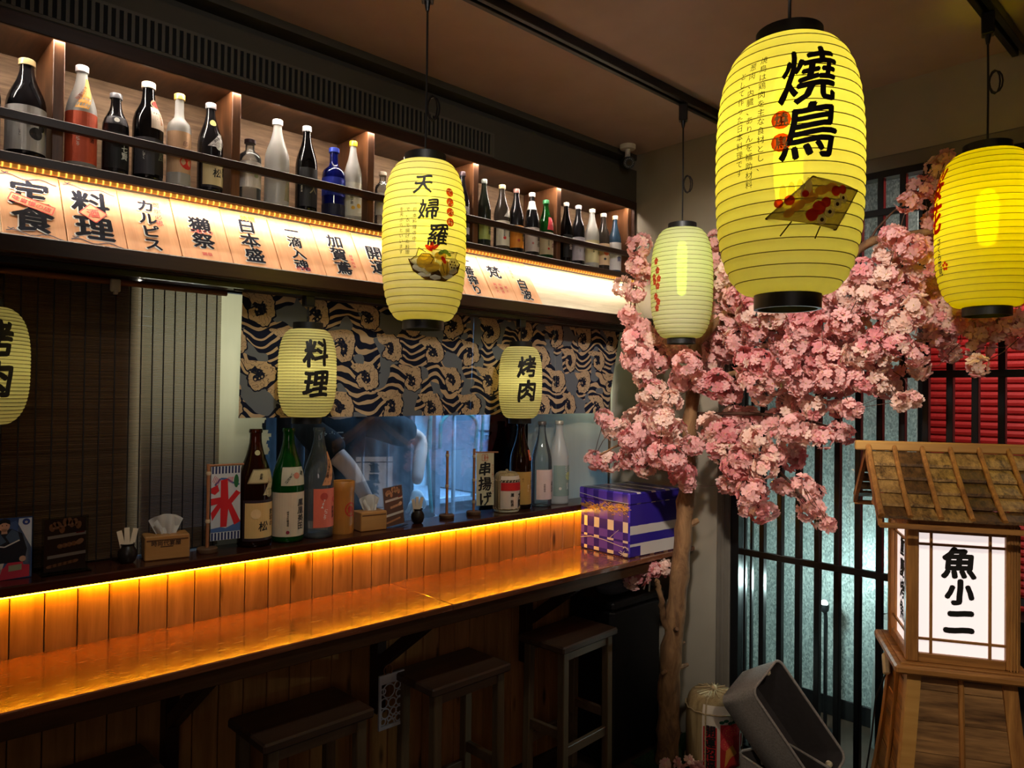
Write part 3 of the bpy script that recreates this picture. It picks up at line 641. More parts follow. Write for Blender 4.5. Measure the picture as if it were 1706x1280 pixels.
bottle((2.478, 2.412, ZL), .0490, .395, 'sake', 'clear', (90, 84, 80), 'large clear bottle with a pinkish white label near the purple box', LB, -.2,
       [dict(z0=.09, z1=.44, a=12, w=150, c=(214, 190, 182), t=[('梅流', .55, .55, -.2, (40, 30, 40), 0), ('完熟梅酒', .2, -.5, -.3, (120, 100, 100), 0)])], capz=.965, name='large_sake_bottle')
bottle((2.607, 2.422, ZL), .0490, .395, 'sake', 'frost', (160, 154, 140), 'large frosted white bottle with a grey green label, nearest the purple box', LB, -.25,
       [dict(z0=.10, z1=.47, a=12, w=150, c=(122, 140, 132), t=[('o', .42, .35, .45, (170, 176, 120), 0), ('白玉', .34, .2, -.5, (214, 220, 214), 0), ('OKUNO', .2, 0, 1.1, (200, 206, 200), 0), ('o', .14, -.62, -.75, (190, 190, 180), 0)])], capz=.965, name='large_sake_bottle')

# ================================================================== menu boards
SIGNW = wood('menu_board_wood', (176, 118, 74), (216, 160, 112), 'z', .5, 1.6, bump=.1, contrast=.8)
CARVE = plain('carved_ink_blue_grey', (22, 24, 34), .9, 0, .05, var=.3, scale=60)
CHALK = plain('carved_edge_pale', (190, 192, 190), .6)
SG = [(.338, '定食', 'wooden menu board carved with large set meal characters and a red oblong seal', .095, [('seal', 0)]),
      (.486, '料理', 'wooden menu board carved with large cuisine characters and a red diamond seal', .095, [('dia', 0)]),
      (.636, 'カルピス', 'wooden menu board with four katakana in a column', .051, [('可尔必思', .022, .030, .045, 'r')]),
      (.788, '獺祭', 'wooden menu board with two characters split by small red writing', .066, [('二割三分', .018, 0, .0, 'rh'), ('獺祭', .016, 0, -.092, 'rh')]),
      (.943, '日本盛', 'wooden menu board reading the characters for a Japan brew', .063, [('特撰', .026, .01, .092, 'yh')]),
      (1.104, '一滴入魂', 'wooden menu board with a column of four characters over red writing', .051, [('純米酒', .018, 0, -.098, 'rh')]),
      (1.269, '加賀鳶', 'wooden menu board with three characters and a red side line', .062, [('極寒純米', .015, .046, -.03, 'r')]),
      (1.432, '開運', 'wooden menu board just left of the plate lantern', .070, []),
      (1.586, '菊正宗', 'wooden menu board left part hidden behind the plate lantern', .054, []),
      (1.740, '久保田', 'wooden menu board fully behind the plate lantern', .054, []),
      (1.892, '一番搾り', 'wooden menu board just right of the plate lantern', .052, []),
      (2.045, '梵', 'wooden menu board with one big character above three red columns', .072, [('純米大', .017, -.03, -.055, 'r'), ('吟醸酒', .017, 0, -.055, 'r'), ('極上', .017, .03, -.055, 'r')]),
      (2.187, '白波', 'rightmost wooden menu board, two characters beside a small brown caption', .060, [('本格焼酎', .017, -.040, .05, 'y')])]
for k, (x0, st, lab, sz, ex) in enumerate(SG):
    x1 = SG[k+1][0] if k+1 < len(SG) else 2.340
    wd = x1-x0-.002; tilt = math.atan2(.133, .205)
    t = thing('menu_board', ((x0+x1)/2, 2.287-.0068+.0665, 2.046-.0047+.1025), lab, 'sign', 'menu boards under the bottle shelf', rot=(-tilt, 0, 0))
    hh = .122 if k % 3 else .1235
    MB().box(-wd/2, -.0045-(.0012 if k % 2 else 0), -hh, wd/2, .0035, hh-.004*(k % 3), .001).build('board', SIGNW, t)
    sf = plane_surf((0, -.006, 0), (1, 0, 0), (0, 0, 1), .0004); sb = plane_surf((0, -.0059, 0), (1, 0, 0), (0, 0, 1), .0001)
    dv = -.005 if len(st) > 1 else .035
    if k == 12: dv = -.04
    m = MB(); text2d(m, st, sz, -.005, dv-.0025, sb, True, 1.0 if sz > .05 else .98, .046, 0, 0, .5, 1.08); m.build('lettering', CHALK, t, label='pale carved edge of the characters')
    m = MB(); text2d(m, st, sz, -.002, dv, sf, True, 1.0 if sz > .05 else .98, .044, 0, 0, .5, 1.08); m.build('lettering', CARVE, t)
    for e in ex:
        if e[0] in ('seal', 'dia'):
            m = MB(); m2 = MB(); a = -.35 if e[0] == 'seal' else PI/4+.1; L, Wd = (.105, .03) if e[0] == 'seal' else (.05, .05)
            s2 = plane_surf((0, -.0065, 0), (1, 0, 0), (0, 0, 1), .0004); s3 = plane_surf((0, -.0070, 0), (1, 0, 0), (0, 0, 1), .0004)
            def rr(p): return (p[0]*math.cos(a)-p[1]*math.sin(a), p[0]*math.sin(a)+p[1]*math.cos(a)+.004)
            q = [rr((-L/2, -Wd/2)), rr((L/2, -Wd/2)), rr((L/2, Wd/2)), rr((-L/2, Wd/2))]
            poly2(m, s2, q); sl_ = m.build('seal_field', SIGNW, t)
            line2(m2, s3, q+[q[0]], .003)
            if e[0] == 'seal': text2d(m2, '味自慢の店', .019, 0, .004, s3, False, 1, .03, 0, a)
            else: text2d(m2, '酒', .034, 0, .004, s3, False, 1, .03, 0, .1)
            m2.build('lettering', REDINK, sl_, label='red seal lettering')
        else:
            m = MB(); text2d(m, e[0], e[1], e[2], e[3], sf, not e[4].endswith('h'), 1.1, .02)
            m.build('lettering', col((176, 40, 44)) if e[4][0] == 'r' else col((150, 92, 40)), t, label='small %s lettering' % ('red' if e[4][0] == 'r' else 'brown'))
    if k < 2:                                               # curling line ornament above and below
        m = MB()
        for sgn, zz in ((1, .100), (1, -.104)):
            line2(m, sf, [(-.066+.0132*i, zz+.006*math.sin(i*1.1)-.0006*i) for i in range(11)], .0035)
            line2(m, sf, [(-.062+.004*i, zz+.011-.0022*(i % 3)) for i in range(5)], .003)
        m.build('scroll_ornament', col((50, 40, 60)), t)

# ================================================================== ceiling tracks, camera
def track(y, lab):
    t = thing('light_track', (0, y, 2.916), lab, 'track')
    MB().box(-1.5, -.026, -.034, 3.10, -.006, 0, .002).box(-1.5, .006, -.034, 3.10, .026, 0, .002).box(-1.5, -.006, -.012, 3.10, .006, 0).build('rail', BLACKMETAL, t)
    MB().box(-1.5, -.0058, -.020, 3.10, -.0020, -.0122).build('copper_strip', plain('track_strip', (110, 104, 96), .4, .6), t)
track(1.752, 'black ceiling light track nearer the bar, over the prawn plate lantern')
track(.655, 'black ceiling light track nearer the viewer, over the grilled skewer lantern')
sc_ = thing('security_camera', (2.955, 2.295, 2.916), 'small white and black security camera under the ceiling in the corner', 'camera')
WP = plain('white_plastic', (206, 202, 192), .5)
MB().lathe([(.036, -.022), (.040, -.016), (.040, 0)], 24).build('mount_disc', WP, sc_, True)
MB().tube([(0, 0, -.02), (0, 0, -.05), (-.008, -.006, -.062)], .013, 12).build('stem', WP, sc_, True)
dq = Vector((-.62, -.70, -.30)).normalized(); cb = Vector((0, 0, -.088))
MB().tube([cb-dq*.045, cb-dq*.04, cb+dq*.035, cb+dq*.042], [.024, .030, .030, .028], 20).build('camera_body', BLACK, sc_, True)
MB().tube([cb+dq*.0425, cb+dq*.044], .012, 14).build('lens', plain('lens_glass', (70, 60, 50), .1), sc_, True)
lp = MB(); ua = dq.orthogonal().normalized(); ub = dq.cross(ua)
for k in range(14):
    q = cb+dq*.0428+(ua*math.cos(2*PI*k/14)+ub*math.sin(2*PI*k/14))*.020; lp.sphere(q, .0026, 6, 4)
lp.build('infrared_lamps', plain('led_grey', (170, 168, 160), .4), sc_)

# ================================================================== paper lanterns
def lantern_prof(R, Hh, capR, n=64):
    pts = []
    for i in range(n+1):
        t = -1+2*i/n; z = t*Hh/2
        e = max(0., 1-abs(t)**2.9)**(1/2.25)
        pts.append((capR+(R-capR)*e, z))
    return pts
def lantern(name, loc, R, Hh, capR, capH, rings, papermat, bulb, glowcol, power, label, group, rz, prints, cord_top, coil=None, barrib=None, rad=.03, tube_h=None, adapter=True, tilt=0., bz=0.):
    t = thing(name, loc, label, 'lantern', group, rot=(tilt, 0, rz))
    base = lantern_prof(R, Hh, capR, rings*4); pr = []
    for i, (r, z) in enumerate(base): pr.append((r-(.0026 if i % 4 == 0 else (.0006 if i % 4 != 2 else 0))*(R/.13), z))
    MB().lathe(pr, 48, cap=False).build('paper_shade', papermat, t, True, 60)
    h = MB()
    for i in range(1, rings):
        r, z = base[i*4]; h.tube([((r-.0020)*math.cos(2*PI*k/40), (r-.0020)*math.sin(2*PI*k/40), z) for k in range(40)], .0009, 4, closed=True)
    h.build('wire_hoops', plain('hoop_wire', (96, 84, 44), .6) if 'hoop_wire' not in bpy.data.materials else bpy.data.materials['hoop_wire'], t, kind='stuff')
    for s_, nm in ((1, 'top_ring'), (-1, 'bottom_ring')):
        z0 = s_*(Hh/2-.004); z1 = z0+s_*capH
        MB().lathe([(capR-.004, z0), (capR+.003, z0), (capR+.003, z1), (capR-.004, z1), (capR-.004, z0)][::1 if s_ > 0 else -1], 36, cap=False).build(nm, BLACK, t, True, 40)
    bb = MB(); tt = tube_h or .09
    bb.lathe([(.006, -.05+bz), (rad*.8, -.04+bz), (rad, bz), (rad, tt), (rad*.7, tt+.02), (.012, tt+.03)], 16); bb.build('bulb', bulb, t, True, 60)
    MB().tube([(0, 0, tt+.03), (0, 0, Hh/2+capH-.004)], .008, 8).bar((-capR, 0, Hh/2+capH*.4), (capR, 0, Hh/2+capH*.4), .006, .003).build('lamp_holder', BLACK, t)
    l = bpy.data.lights.new('lantern_bulb_light', 'POINT'); l.energy = power; l.color = glowcol; l.shadow_soft_size = rad*1.5
    o = bpy.data.objects.new('lantern_bulb_light', l); C.objects.link(o); o.parent = t; o.location = (0, 0, (tt+bz)*.5)
    ct_ = cord_top-loc[2]
    g = MB().tube([(.0, 0, Hh/2+capH-.006), (.001, 0, (Hh/2+ct_)/2), (0, 0, ct_-(.06 if adapter else 0))], .0032, 6)
    if coil:
        zc = coil; g.tube([(.024*(1+math.cos(a))*(.6 if k < 12 else .75)+.004, .006*math.sin(a*.5), zc+.036*math.sin(a)) for k, a in enumerate([PI+2*PI*i/12 for i in range(25)])], .0026, 5)
    g.build('cord', BLACK, t, True)
    if adapter: MB().box(-.018, -.018, ct_-.072, .018, .018, ct_-.002, .003).lathe([(.005, ct_-.10), (.010, ct_-.072)], 10).build('track_adapter', BLACKMETAL, t)
    for (nm, mt, fn, lab) in prints:
        m = MB(); fn(m, base); o = m.build(nm, mt, t)
        if nm.startswith('printed') or nm == 'seal_dot': o['kind'] = 'stuff'
        if lab: o['label'] = lab
    return t
YP = paper('lantern_paper_yellow', (240, 234, 200), .48, .12, scale=30, var=.10, tcol=(240, 234, 178))
YP2 = paper('lantern_paper_strong_yellow', (232, 224, 90), .55, .12, scale=30, var=.08, tcol=(236, 222, 24))
SP = paper('lantern_paper_pale', (236, 232, 196), .5, .20, scale=30, var=.06, tcol=(232, 230, 180))
CP = paper('lantern_paper_cream', (228, 222, 160), .6, .05, scale=40, var=.05, tcol=(234, 226, 168))
YB = emit('bulb_yellow', (255, 236, 20), 9.); GB = emit('bulb_yellow_green', (196, 240, 10), 6.); WB = emit('bulb_warm', (255, 244, 170), 5.)
YL = (1, .94, .38); CL = (1, .93, .56)
def T(st, size, a, v, vert=True, bold=.03, cuts=5, brush=1., step=1.0, sx=1., rot=0.):
    def fn(m, base, st=st): text2d(m, st, size, 0, v, rev_surf(base, a, 0, .0012), vert, step, bold, cuts, rot, brush, sx)
    return fn
def multi(*fs):
    def fn(m, base):
        for f in fs: f(m, base)
    return fn
def dots(L, a, eps=.0013):
    def fn(m, base):
        s = rev_surf(base, a, 0, eps)
        for q in L:
            if len(q) == 3: disc2(m, s, q[0], q[1], q[2], 14)
            else: disc2(m, s, q[0], q[1], q[2], 14, q[3], q[4])
    return fn
def quad(p, a, eps=.0011, n=10):
    def fn(m, base):
        s = rev_surf(base, a, 0, eps)
        m.grid(lambda u, v: s((p[0][0]*(1-u)+p[1][0]*u)*(1-v)+(p[3][0]*(1-u)+p[2][0]*u)*v, (p[0][1]*(1-u)+p[1][1]*u)*(1-v)+(p[3][1]*(1-u)+p[2][1]*u)*v), n, n)
    return fn
def lines(L, w, a, eps=.0016):
    def fn(m, base):
        s = rev_surf(base, a, 0, eps)
        for pts in L: line2(m, s, pts, w)
    return fn
def pcol(rgb): return paper('lantern_print_%d_%d_%d' % rgb, rgb, .0, .72, scale=60, var=.1)   # ink: mostly tints what shines through
TRAY = pcol((150, 134, 96)); TOM = pcol((206, 60, 44)); GOLD = pcol((232, 176, 84)); IVY = pcol((240, 232, 180)); DKB = pcol((76, 54, 32)); GRN = pcol((130, 160, 70))
# ---- the big grilled skewer lantern
face = lambda loc, off=0.: math.atan2(loc[0], loc[1])*-1+off       # turns the local -y side of a thing towards the viewer's stand
L1 = (1.338, .655, 2.082); A = .27
tray = [(-.075, -.118), (.052, -.140), (.100, -.066), (.004, -.050)]
lantern('paper_lantern', L1, .1345, .478, .058, .030, 22, YP, YB, YL, 2.3, 'largest yellow paper lantern with brush characters and a plate of grilled skewers', 'yellow paper lanterns on the ceiling tracks', face(L1),
  [('lettering', INK, multi(T('燒', .108, A, .130, brush=1.5, bold=.024), T('鳥', .106, A, .030, brush=1.5, bold=.026)), 'big black brush characters'),
   ('seal_dot', pcol((206, 74, 30)), dots([(0, .052, .0165), (0, .012, .0165)], A-.36), None),
   ('seal_lettering', col((250, 224, 120)), multi(T('燒', .024, A-.36, .052, bold=.03, brush=0, cuts=1), T('鳥', .024, A-.36, .012, bold=.03, brush=0, cuts=1)), None),
   ('small_lettering', INK, multi(T('焼鳥は鶏肉を主な食材とし、', .0145, A-.62, .072, cuts=0, brush=.6, bold=.012, step=1.12), T('葱肉、内臓、ありんを補助材料', .0145, A-.78, .055, cuts=0, brush=.6, bold=.012, step=1.14), T('として作った日本料理です', .0145, A-.93, .062, cuts=0, brush=.6, bold=.012, step=1.12)), 'small black handwriting columns'),
   ('printed_tray', TRAY, quad(tray, A, .0011), None),
   ('tray_edge', DKB, lines([tray+[tray[0]], [(-.03, -.126), (-.05, -.15)], [(.02, -.135), (.012, -.156)]], .0026, A), None),
   ('printed_skewers', GOLD, dots([(-.020, -.100, .013, .008, .5), (.0, -.088, .014, .008, .4), (.02, -.074, .013, .008, .3), (.038, -.068, .012, .008, .3), (-.006, -.078, .011, .007, .3), (-.035, -.112, .010, .007, .5)], A, .0016), None),
   ('printed_tofu', IVY, dots([(-.045, -.078, .0062, .016, 0), (-.031, -.074, .006, .016, 0), (-.017, -.070, .006, .016, 0), (-.003, -.066, .006, .014, 0), (.022, -.124, .009), (.036, -.110, .010), (.050, -.096, .009), (.062, -.084, .009)], A, .0017), None),
   ('printed_tomatoes', TOM, dots([(-.052, -.094, .008), (-.034, -.090, .009), (-.008, -.080, .006), (.004, -.116, .011), (.016, -.104, .012), (.028, -.094, .009), (.046, -.074, .009), (.060, -.070, .008)], A, .0018), None),
   ('printed_onion_core', DKB, dots([(.022, -.124, .0035), (.036, -.110, .0035), (.050, -.096, .0035), (.062, -.084, .003)], A, .0020), None)],
  2.882, None, rad=.026, tube_h=.17, bz=-.02)
# ---- prawn plate lantern
L2 = (1.292, 1.752, 2.094); A = .30
bowl = [(-.066, -.104), (-.03, -.128), (.03, -.130), (.078, -.100), (.088, -.072), (-.080, -.070)]
lantern('paper_lantern', L2, .1240, .468, .058, .028, 22, YP, YB, YL, 1.4, 'yellow paper lantern with three brush characters and a plate of fried prawns', 'yellow paper lanterns on the ceiling tracks', face(L2),
  [('lettering', INK, multi(T('天', .060, A-.34, .142, brush=1.6, bold=.030, cuts=4), T('婦', .062, A-.20, .070, brush=1.6, bold=.026, cuts=4), T('羅', .066, A+.02, .0, brush=1.6, bold=.026, cuts=4)), 'black brush characters'),
   ('seal_dot', pcol((214, 84, 34)), dots([(0, .125-.0285*k, .0125) for k in range(4)], A+.32), None),
   ('seal_lettering', col((250, 232, 140)), T('てんぷら', .0205, A+.32, .082, cuts=1, brush=0, bold=.03, step=1.39), None),
   ('small_lettering', INK, multi(T('日本料理の中', .0125, A-.52, .026, cuts=0, brush=.6, bold=.012, step=1.3), T('で、衣で揚げた料理', .0125, A-.68, .008, cuts=0, brush=.6, bold=.012, step=1.2), T('を天ぷらといいます', .0125, A-.84, .010, cuts=0, brush=.6, bold=.012, step=1.2)), 'small black handwriting columns'),
   ('printed_plate', DKB, lambda m, b: poly2(m, rev_surf(b, A-.02, 0, .0011), bowl), None),
   ('printed_paper', IVY, lambda m, b: poly2(m, rev_surf(b, A-.02, 0, .0014), [(-.074, -.074), (-.03, -.112), (.03, -.116), (.082, -.074), (.062, -.060), (.070, -.042), (.03, -.050), (-.05, -.040), (-.056, -.062)]), None),
   ('printed_food', pcol((222, 186, 70)), dots([(-.03, -.075, .026, .020, .3), (-.01, -.092, .022, .014, .2), (.028, -.092, .016, .022, -.4), (.012, -.060, .018, .012, 0)], A-.02, .0017), None),
   ('printed_lotus_root', IVY, dots([(.054, -.080, .017), ], A-.02, .0020), None),
   ('printed_holes', DKB, dots([(.054+.009*math.cos(k), -.080+.009*math.sin(k), .0028) for k in (0, 1.05, 2.1, 3.14, 4.2, 5.25)]+[(.054, -.08, .002)], A-.02, .0022), None),
   ('printed_prawn_tails', TOM, dots([(-.022, -.040, .006, .013, .9), (-.014, -.034, .006, .013, -.2), (-.004, -.036, .005, .012, -.9), (.022, -.070, .006, .012, .6)], A-.02, .0020), None),
   ('printed_herbs', GRN, dots([(.014, -.050, .010, .006, .5), (.026, -.046, .010, .006, 0), (.038, -.052, .009, .005, -.5)], A-.02, .0020), None),
   ('print_outline', DKB, lines([[(-.05, -.066), (-.04, -.056), (-.02, -.056), (-.008, -.068), (-.016, -.084)], [(.016, -.074), (.026, -.106)], [(.034, -.074), (.034, -.108)], [(-.074, -.074), (-.056, -.062), (-.05, -.040), (-.03, -.052)], [(.03, -.05), (.07, -.042), (.062, -.06), (.082, -.074)]], .0018, A-.02, .0022), None)],
  2.882, .40, rad=.024, tube_h=.17, bz=.0)
# ---- blossom lantern
L3 = (2.631, 1.752, 2.122); A = -.95
blos = [(0, .085), (.012, .045), (-.006, .0), (.014, -.02), (.002, -.062), (.016, -.085), (-.012, .02), (.006, -.11), (.02, .01)]
lantern('paper_lantern', L3, .1290, .462, .056, .026, 25, SP, GB, (1, .97, .62), .55, 'pale yellow green paper lantern with red blossom sprays beside the bottle shelf end', 'yellow paper lanterns on the ceiling tracks', face(L3),
  [('printed_blossoms', pcol((226, 96, 78)), dots([(x+.007*math.cos(a), y+.009*math.sin(a), .0065) for x, y in blos for a in (.3, 1.56, 2.8, 4.1, 5.3)], A), None),
   ('printed_twigs', DKB, lines([[(0, .10), (.008, .05), (-.004, 0), (.01, -.05), (.004, -.12)]], .0016, A), None)],
  2.882, .42, rad=.020, tube_h=.15)
# ---- strong yellow lantern at the right edge
L4 = (2.685, .655, 2.187); A = -1.08
lantern('paper_lantern', L4, .1480, .492, .066, .030, 24, YP2, emit('bulb_strong_yellow', (255, 230, 0), 7.), (1, .90, .0), 5.5, 'bright yellow paper lantern cut by the right edge, seen from its plain side', 'yellow paper lanterns on the ceiling tracks', face(L4),
  [('lettering', pcol((236, 70, 20)), T('桜花', .105, A-.22, .095, brush=1., bold=.045, cuts=4), 'red brush characters seen edge on'),
   ('small_lettering', INK, T('さくら花見', .024, A+.03, -.085, cuts=1, brush=.6, bold=.03), None),
   ('printed_blossoms', pcol((236, 80, 30)), dots([(.030+.008*math.cos(a), -.118+.010*math.sin(a), .005) for a in (.3, 1.56, 2.8, 4.1, 5.3)], A), None)],
  2.882, .47, rad=.030, tube_h=.10)
# ---- three small ridged lanterns under the beam
SMG = 'small ridged lanterns under the beam'
for (x, R, Hh, z, st, lab, pw, rot) in ((1.213, .0975, .300, 1.712, '料理', 'small cream ridged lantern with two brush characters before the wave curtain, left one', .9, .12),
                             (2.226, .0955, .312, 1.700, '烤肉', 'small cream ridged lantern with grill characters before the wave curtain, right one', 1.1, .12),
                             (.297, .112, .305, 1.706, '烤肉', 'small cream ridged lantern before the bamboo blind, cut off by the left edge', .35, .10)):
    L = (x, 2.302, z)
    lantern('small_paper_lantern', L, R, Hh, .047, .026, 31, CP, WB, CL, pw, lab, SMG, face(L),
      [('lettering', INK, multi(T(st[0], .096, rot+.20, .066, brush=1.0, bold=.045, cuts=4, sx=.95), T(st[1], .096, rot+.20, -.036, brush=1.0, bold=.045, cuts=4, sx=.95)), 'black brush characters')],
      1.938, None, rad=.016, tube_h=.03, adapter=False)
sr = thing('hanging_rail', (0, 2.302, 1.992), 'black rail under the beam holding the small lanterns', 'rail')
MB().box(-.2, -.012, -.016, 3.05, .012, 0).build('rail', BLACKMETAL, sr)
for x in (.297, 1.213, 2.226): MB().box(x-.018, -.015, -.052, x+.018, .015, -.0162, .003).build('rail_adapter', BLACKMETAL, sr)

# ================================================================== small things on the ledge
LY = 1.1252
BAMBOO = wood('bamboo_pale', (150, 100, 50), (190, 138, 78), 'x', .45, .8, bump=.05, contrast=.7)
BAMBOOZ = wood('bamboo_cup_wood', (150, 92, 36), (196, 132, 60), 'z', .4, .8, bump=.05, contrast=.7)
TISSUE = paper('tissue_paper', (226, 222, 214), .35, scale=20)
def photo_print(mb_parent, x0, x1, z0, z1, y, mats=None):
    """a menu photo print: dark plates with skewers of fried food, pale caption strips"""
    w, h = x1-x0, z1-z0; cx = (x0+x1)/2
    sf = plane_surf((cx, y, z0), (1, 0, 0), (0, 0, 1), .0004); s1 = plane_surf((cx, y, z0), (1, 0, 0), (0, 0, 1), .0008); s2 = plane_surf((cx, y, z0), (1, 0, 0), (0, 0, 1), .0012)
    m = MB(); patch(m, sf, -w/2, 0, w/2, h, 1, 1); pr = m.build('photo_print', col((98, 66, 52), .4), mb_parent)
    m = MB(); 
    for v in (.62, .245): poly2(m, s1, [(-w*.42, h*v), (w*.5, h*(v+.04)), (w*.5, h*(v+.10)), (-w*.42, h*(v+.06))])
    m.build('caption_strip', col((206, 190, 176), .5), pr)
    m = MB(); r_ = random.Random(5)
    for k in range(9): disc2(m, s1, -w*.32+w*.08*k, h*(.82+.012*k)+r_.uniform(-.01, .01), w*.07, 9, w*.11, r_.uniform(-.4, .4))
    for k in range(5): disc2(m, s1, -w*.12+w*.11*k, h*(.47+.01*k), w*.075, 9, w*.065)
    for k in range(6): disc2(m, s1, -w*.36+w*.12*k, h*(.10+.012*k), w*.09, 9, w*.045, .2)
    m.build('printed_food', col((198, 136, 94), .5), pr, kind='stuff')
    m = MB()
    for k in range(7): disc2(m, s2, -w*.28+w*.09*k, h*(.83+.010*k), w*.03, 8)
    for k in range(4): disc2(m, s2, -w*.1+w*.12*k, h*(.48+.01*k), w*.03, 8)
    disc2(m, s2, w*.36, h*.53, w*.10, 9, h*.05, .6)
    m.build('printed_highlight', col((222, 166, 124), .5), pr)
    m = MB(); poly2(m, s2, [(w*.26, h*.69), (w*.47, h*.70), (w*.47, h*.725), (w*.26, h*.715)]); m.build('printed_red_tag', col((150, 40, 44), .5), pr)
    return pr
CLRAC = glass('acrylic_clear', (240, 244, 244), .02, 1.2)
# advert stand with a standing man, cut by the left edge
t = thing('counter_card', (.372, 2.405, LY), 'blue advert card with a standing man in a dark jacket, cut off at left', 'card', rz=-.05)
MB().box(-.105, -.002, 0, .068, .002, .168, .0015).bar((-.02, 0, .12), (-.02, .07, 0), .04, .002).build('card', col((36, 62, 110), .5), t)
sf = [plane_surf((0, -.002, 0), (1, 0, 0), (0, 0, 1), .0004*(k+1)) for k in range(6)]
m = MB(); poly2(m, sf[0], [(-.103, .001), (.0675, .001), (.0675, .080), (.03, .16), (-.103, .11)]); m.build('printed_field', col((60, 88, 136), .5), t)
m = MB(); poly2(m, sf[0], [(.036, .165), (.066, .165), (.066, .002), (.045, .002), (.03, .1)]); m.build('printed_pale_field', col((196, 206, 216), .5), t)
m = MB(); poly2(m, sf[1], [(-.042, .045), (-.034, .118), (-.012, .138), (.020, .138), (.044, .124), (.056, .080), (.050, .045)]); m.build('printed_jacket', col((24, 28, 38), .5), t)
m = MB(); poly2(m, sf[2], [(-.034, .095), (-.028, .122), (-.012, .136), (-.002, .120), (.008, .104), (-.014, .092)]); poly2(m, sf[2], [(.006, .118), (.020, .137), (.034, .128), (.040, .104), (.016, .100)]); m.build('printed_vest', col((66, 86, 110), .5), t)
m = MB(); line2(m, sf[3], [(-.032, .098), (.004, .090), (.038, .106)], .0035); m.build('printed_reflective_band', col((206, 206, 200), .5), t)
m = MB(); disc2(m, sf[2], .003, .148, .0125, 16, .016); poly2(m, sf[2], [(-.004, .126), (.010, .126), (.009, .140), (-.003, .140)]); disc2(m, sf[2], -.036, .052, .008); disc2(m, sf[2], .046, .054, .008); m.build('printed_skin', col((206, 158, 128), .5), t)
m = MB(); poly2(m, sf[3], [(-.011, .150), (-.010, .163), (.003, .168), (.015, .163), (.017, .150), (.012, .156), (-.006, .156)]); disc2(m, sf[3], -.002, .149, .0014); disc2(m, sf[3], .008, .149, .0014); m.build('printed_hair', INK, t)
m = MB(); text2d(m, '氣', .024, -.026, .150, sf[1], True, 1, .03); text2d(m, '0元', .020, -.034, .126, sf[1], False); text2d(m, 'o', .012, .053, .156, sf[2], False); m.build('lettering', WHITEINK, t)
m = MB(); disc2(m, sf[1], .053, .155, .009, 16); m.build('round_logo', col((40, 60, 130), .5), t)
m = MB(); poly2(m, sf[2], [(-.103, .004), (-.008, .004), (.004, .046), (-.103, .046)]); m.build('price_field', col((214, 206, 196), .5), t)
m = MB(); text2d(m, '100', .034, -.046, .024, sf[3], False, 1, .03); m.build('price_lettering', col((110, 20, 40), .5), t)
m = MB(); poly2(m, sf[2], [(-.012, -.0), (.062, .004), (.062, .036), (.048, .038), (.046, .046), (.012, .046), (.004, .034), (-.010, .026)]); m.build('printed_gift_box', col((196, 50, 72), .5), t)
m = MB(); poly2(m, sf[3], [(.014, .022), (.044, .024), (.044, .040), (.014, .038)]); m.build('printed_coupon', col((150, 150, 120), .5), t)
# acrylic menu stand
t = thing('menu_stand', (.520, 2.400, LY), 'clear acrylic menu stand with three photos of fried skewers, left of the dark jar', 'menu stand', rz=.0)
MB().box(-.058, -.004, .002, .058, -.001, .158).box(-.058, .003, .002, .058, .005, .158).box(-.062, -.03, 0, .062, .03, .0035).build('acrylic_holder', CLRAC, t)
photo_print(t, -.052, .052, .006, .154, -.0005)
# pots with paper packets
def packet_jar(x, y, lab):
    t = thing('toothpick_jar', (x, y, LY), lab, 'jar', 'jars of paper packets')
    MB().lathe([(.016, 0), (.022, .006), (.027, .022), (.026, .036), (.019, .047), (.017, .052), (.021, .058), (.018, .0585), (.0145, .052), (.015, .045)], 20, cap=False).lathe([(.0001, .0005), (.016, 0)], 20, cap=False).build('jar', plain('pot_dark_brown', (36, 28, 24), .35), t, True, 50)
    for k, (dx, a, hgt) in enumerate(((-.009, -.22, .100), (0, -.03, .106), (.009, .20, .102))):
        M = Matrix.Translation((dx, .002*k, .03)) @ Matrix.Rotation(a, 4, 'Y')
        MB().box(-.0075, -.0012, 0, .0075, .0012, hgt-.03, .0005, M).build('paper_packet', col((222, 204, 176), .7), t)
    return t
packet_jar(.688, 2.412, 'small dark round jar of pale paper packets standing left of the wooden tissue box')
packet_jar(1.762, 2.408, 'small dark round jar of pale paper packets right of the slanting menu photo')
# tissue boxes
def tissue(x, w, d, h, lab, rz, cloth, text):
    t = thing('tissue_box', (x, 2.418, LY), lab, 'tissue box', 'wooden tissue boxes', rz)
    MB().box(-w/2, -d/2, 0, w/2, d/2, h, .003).build('wooden_box', BAMBOO, t)
    MB().box(-w*.46, -d/2-.0012, h*.80, w*.46, -d/2+.001, h*.86, .0005).build('lid_slot', col((96, 60, 26), .6), t)
    if text:
        m = MB(); text2d(m, '時尚代宴屋', .017, -.004, h*.70, plane_surf((0, -d/2, 0), (1, 0, 0), (0, 0, 1), .0005), False, 1, .03); line2(m, plane_surf((0, -d/2, 0), (1, 0, 0), (0, 0, 1), .0005), [(-.02, h*.55), (.016, h*.555)], .003)
        m.build('lettering', col((60, 40, 24), .6), t)
    g = MB(); cw = cloth
    def f(u, v):
        a = (u-.5)*2; wd = cw*(.55+.45*v); zz = h-.002+.064*v*(1-.30*abs(a)**2)
        return (a*wd/2, .010*math.sin(6*u+2*v)*(1-v*.4)+.004*math.sin(17*u), zz)
    g.grid(f, 18, 8); g.grid(lambda u, v: (f(u, v)[0]*.8+.004, f(u, v)[1]*-1+.004, f(u, v)[2]-.006*v), 18, 8)
    g.build('tissue', TISSUE, t, True); return t
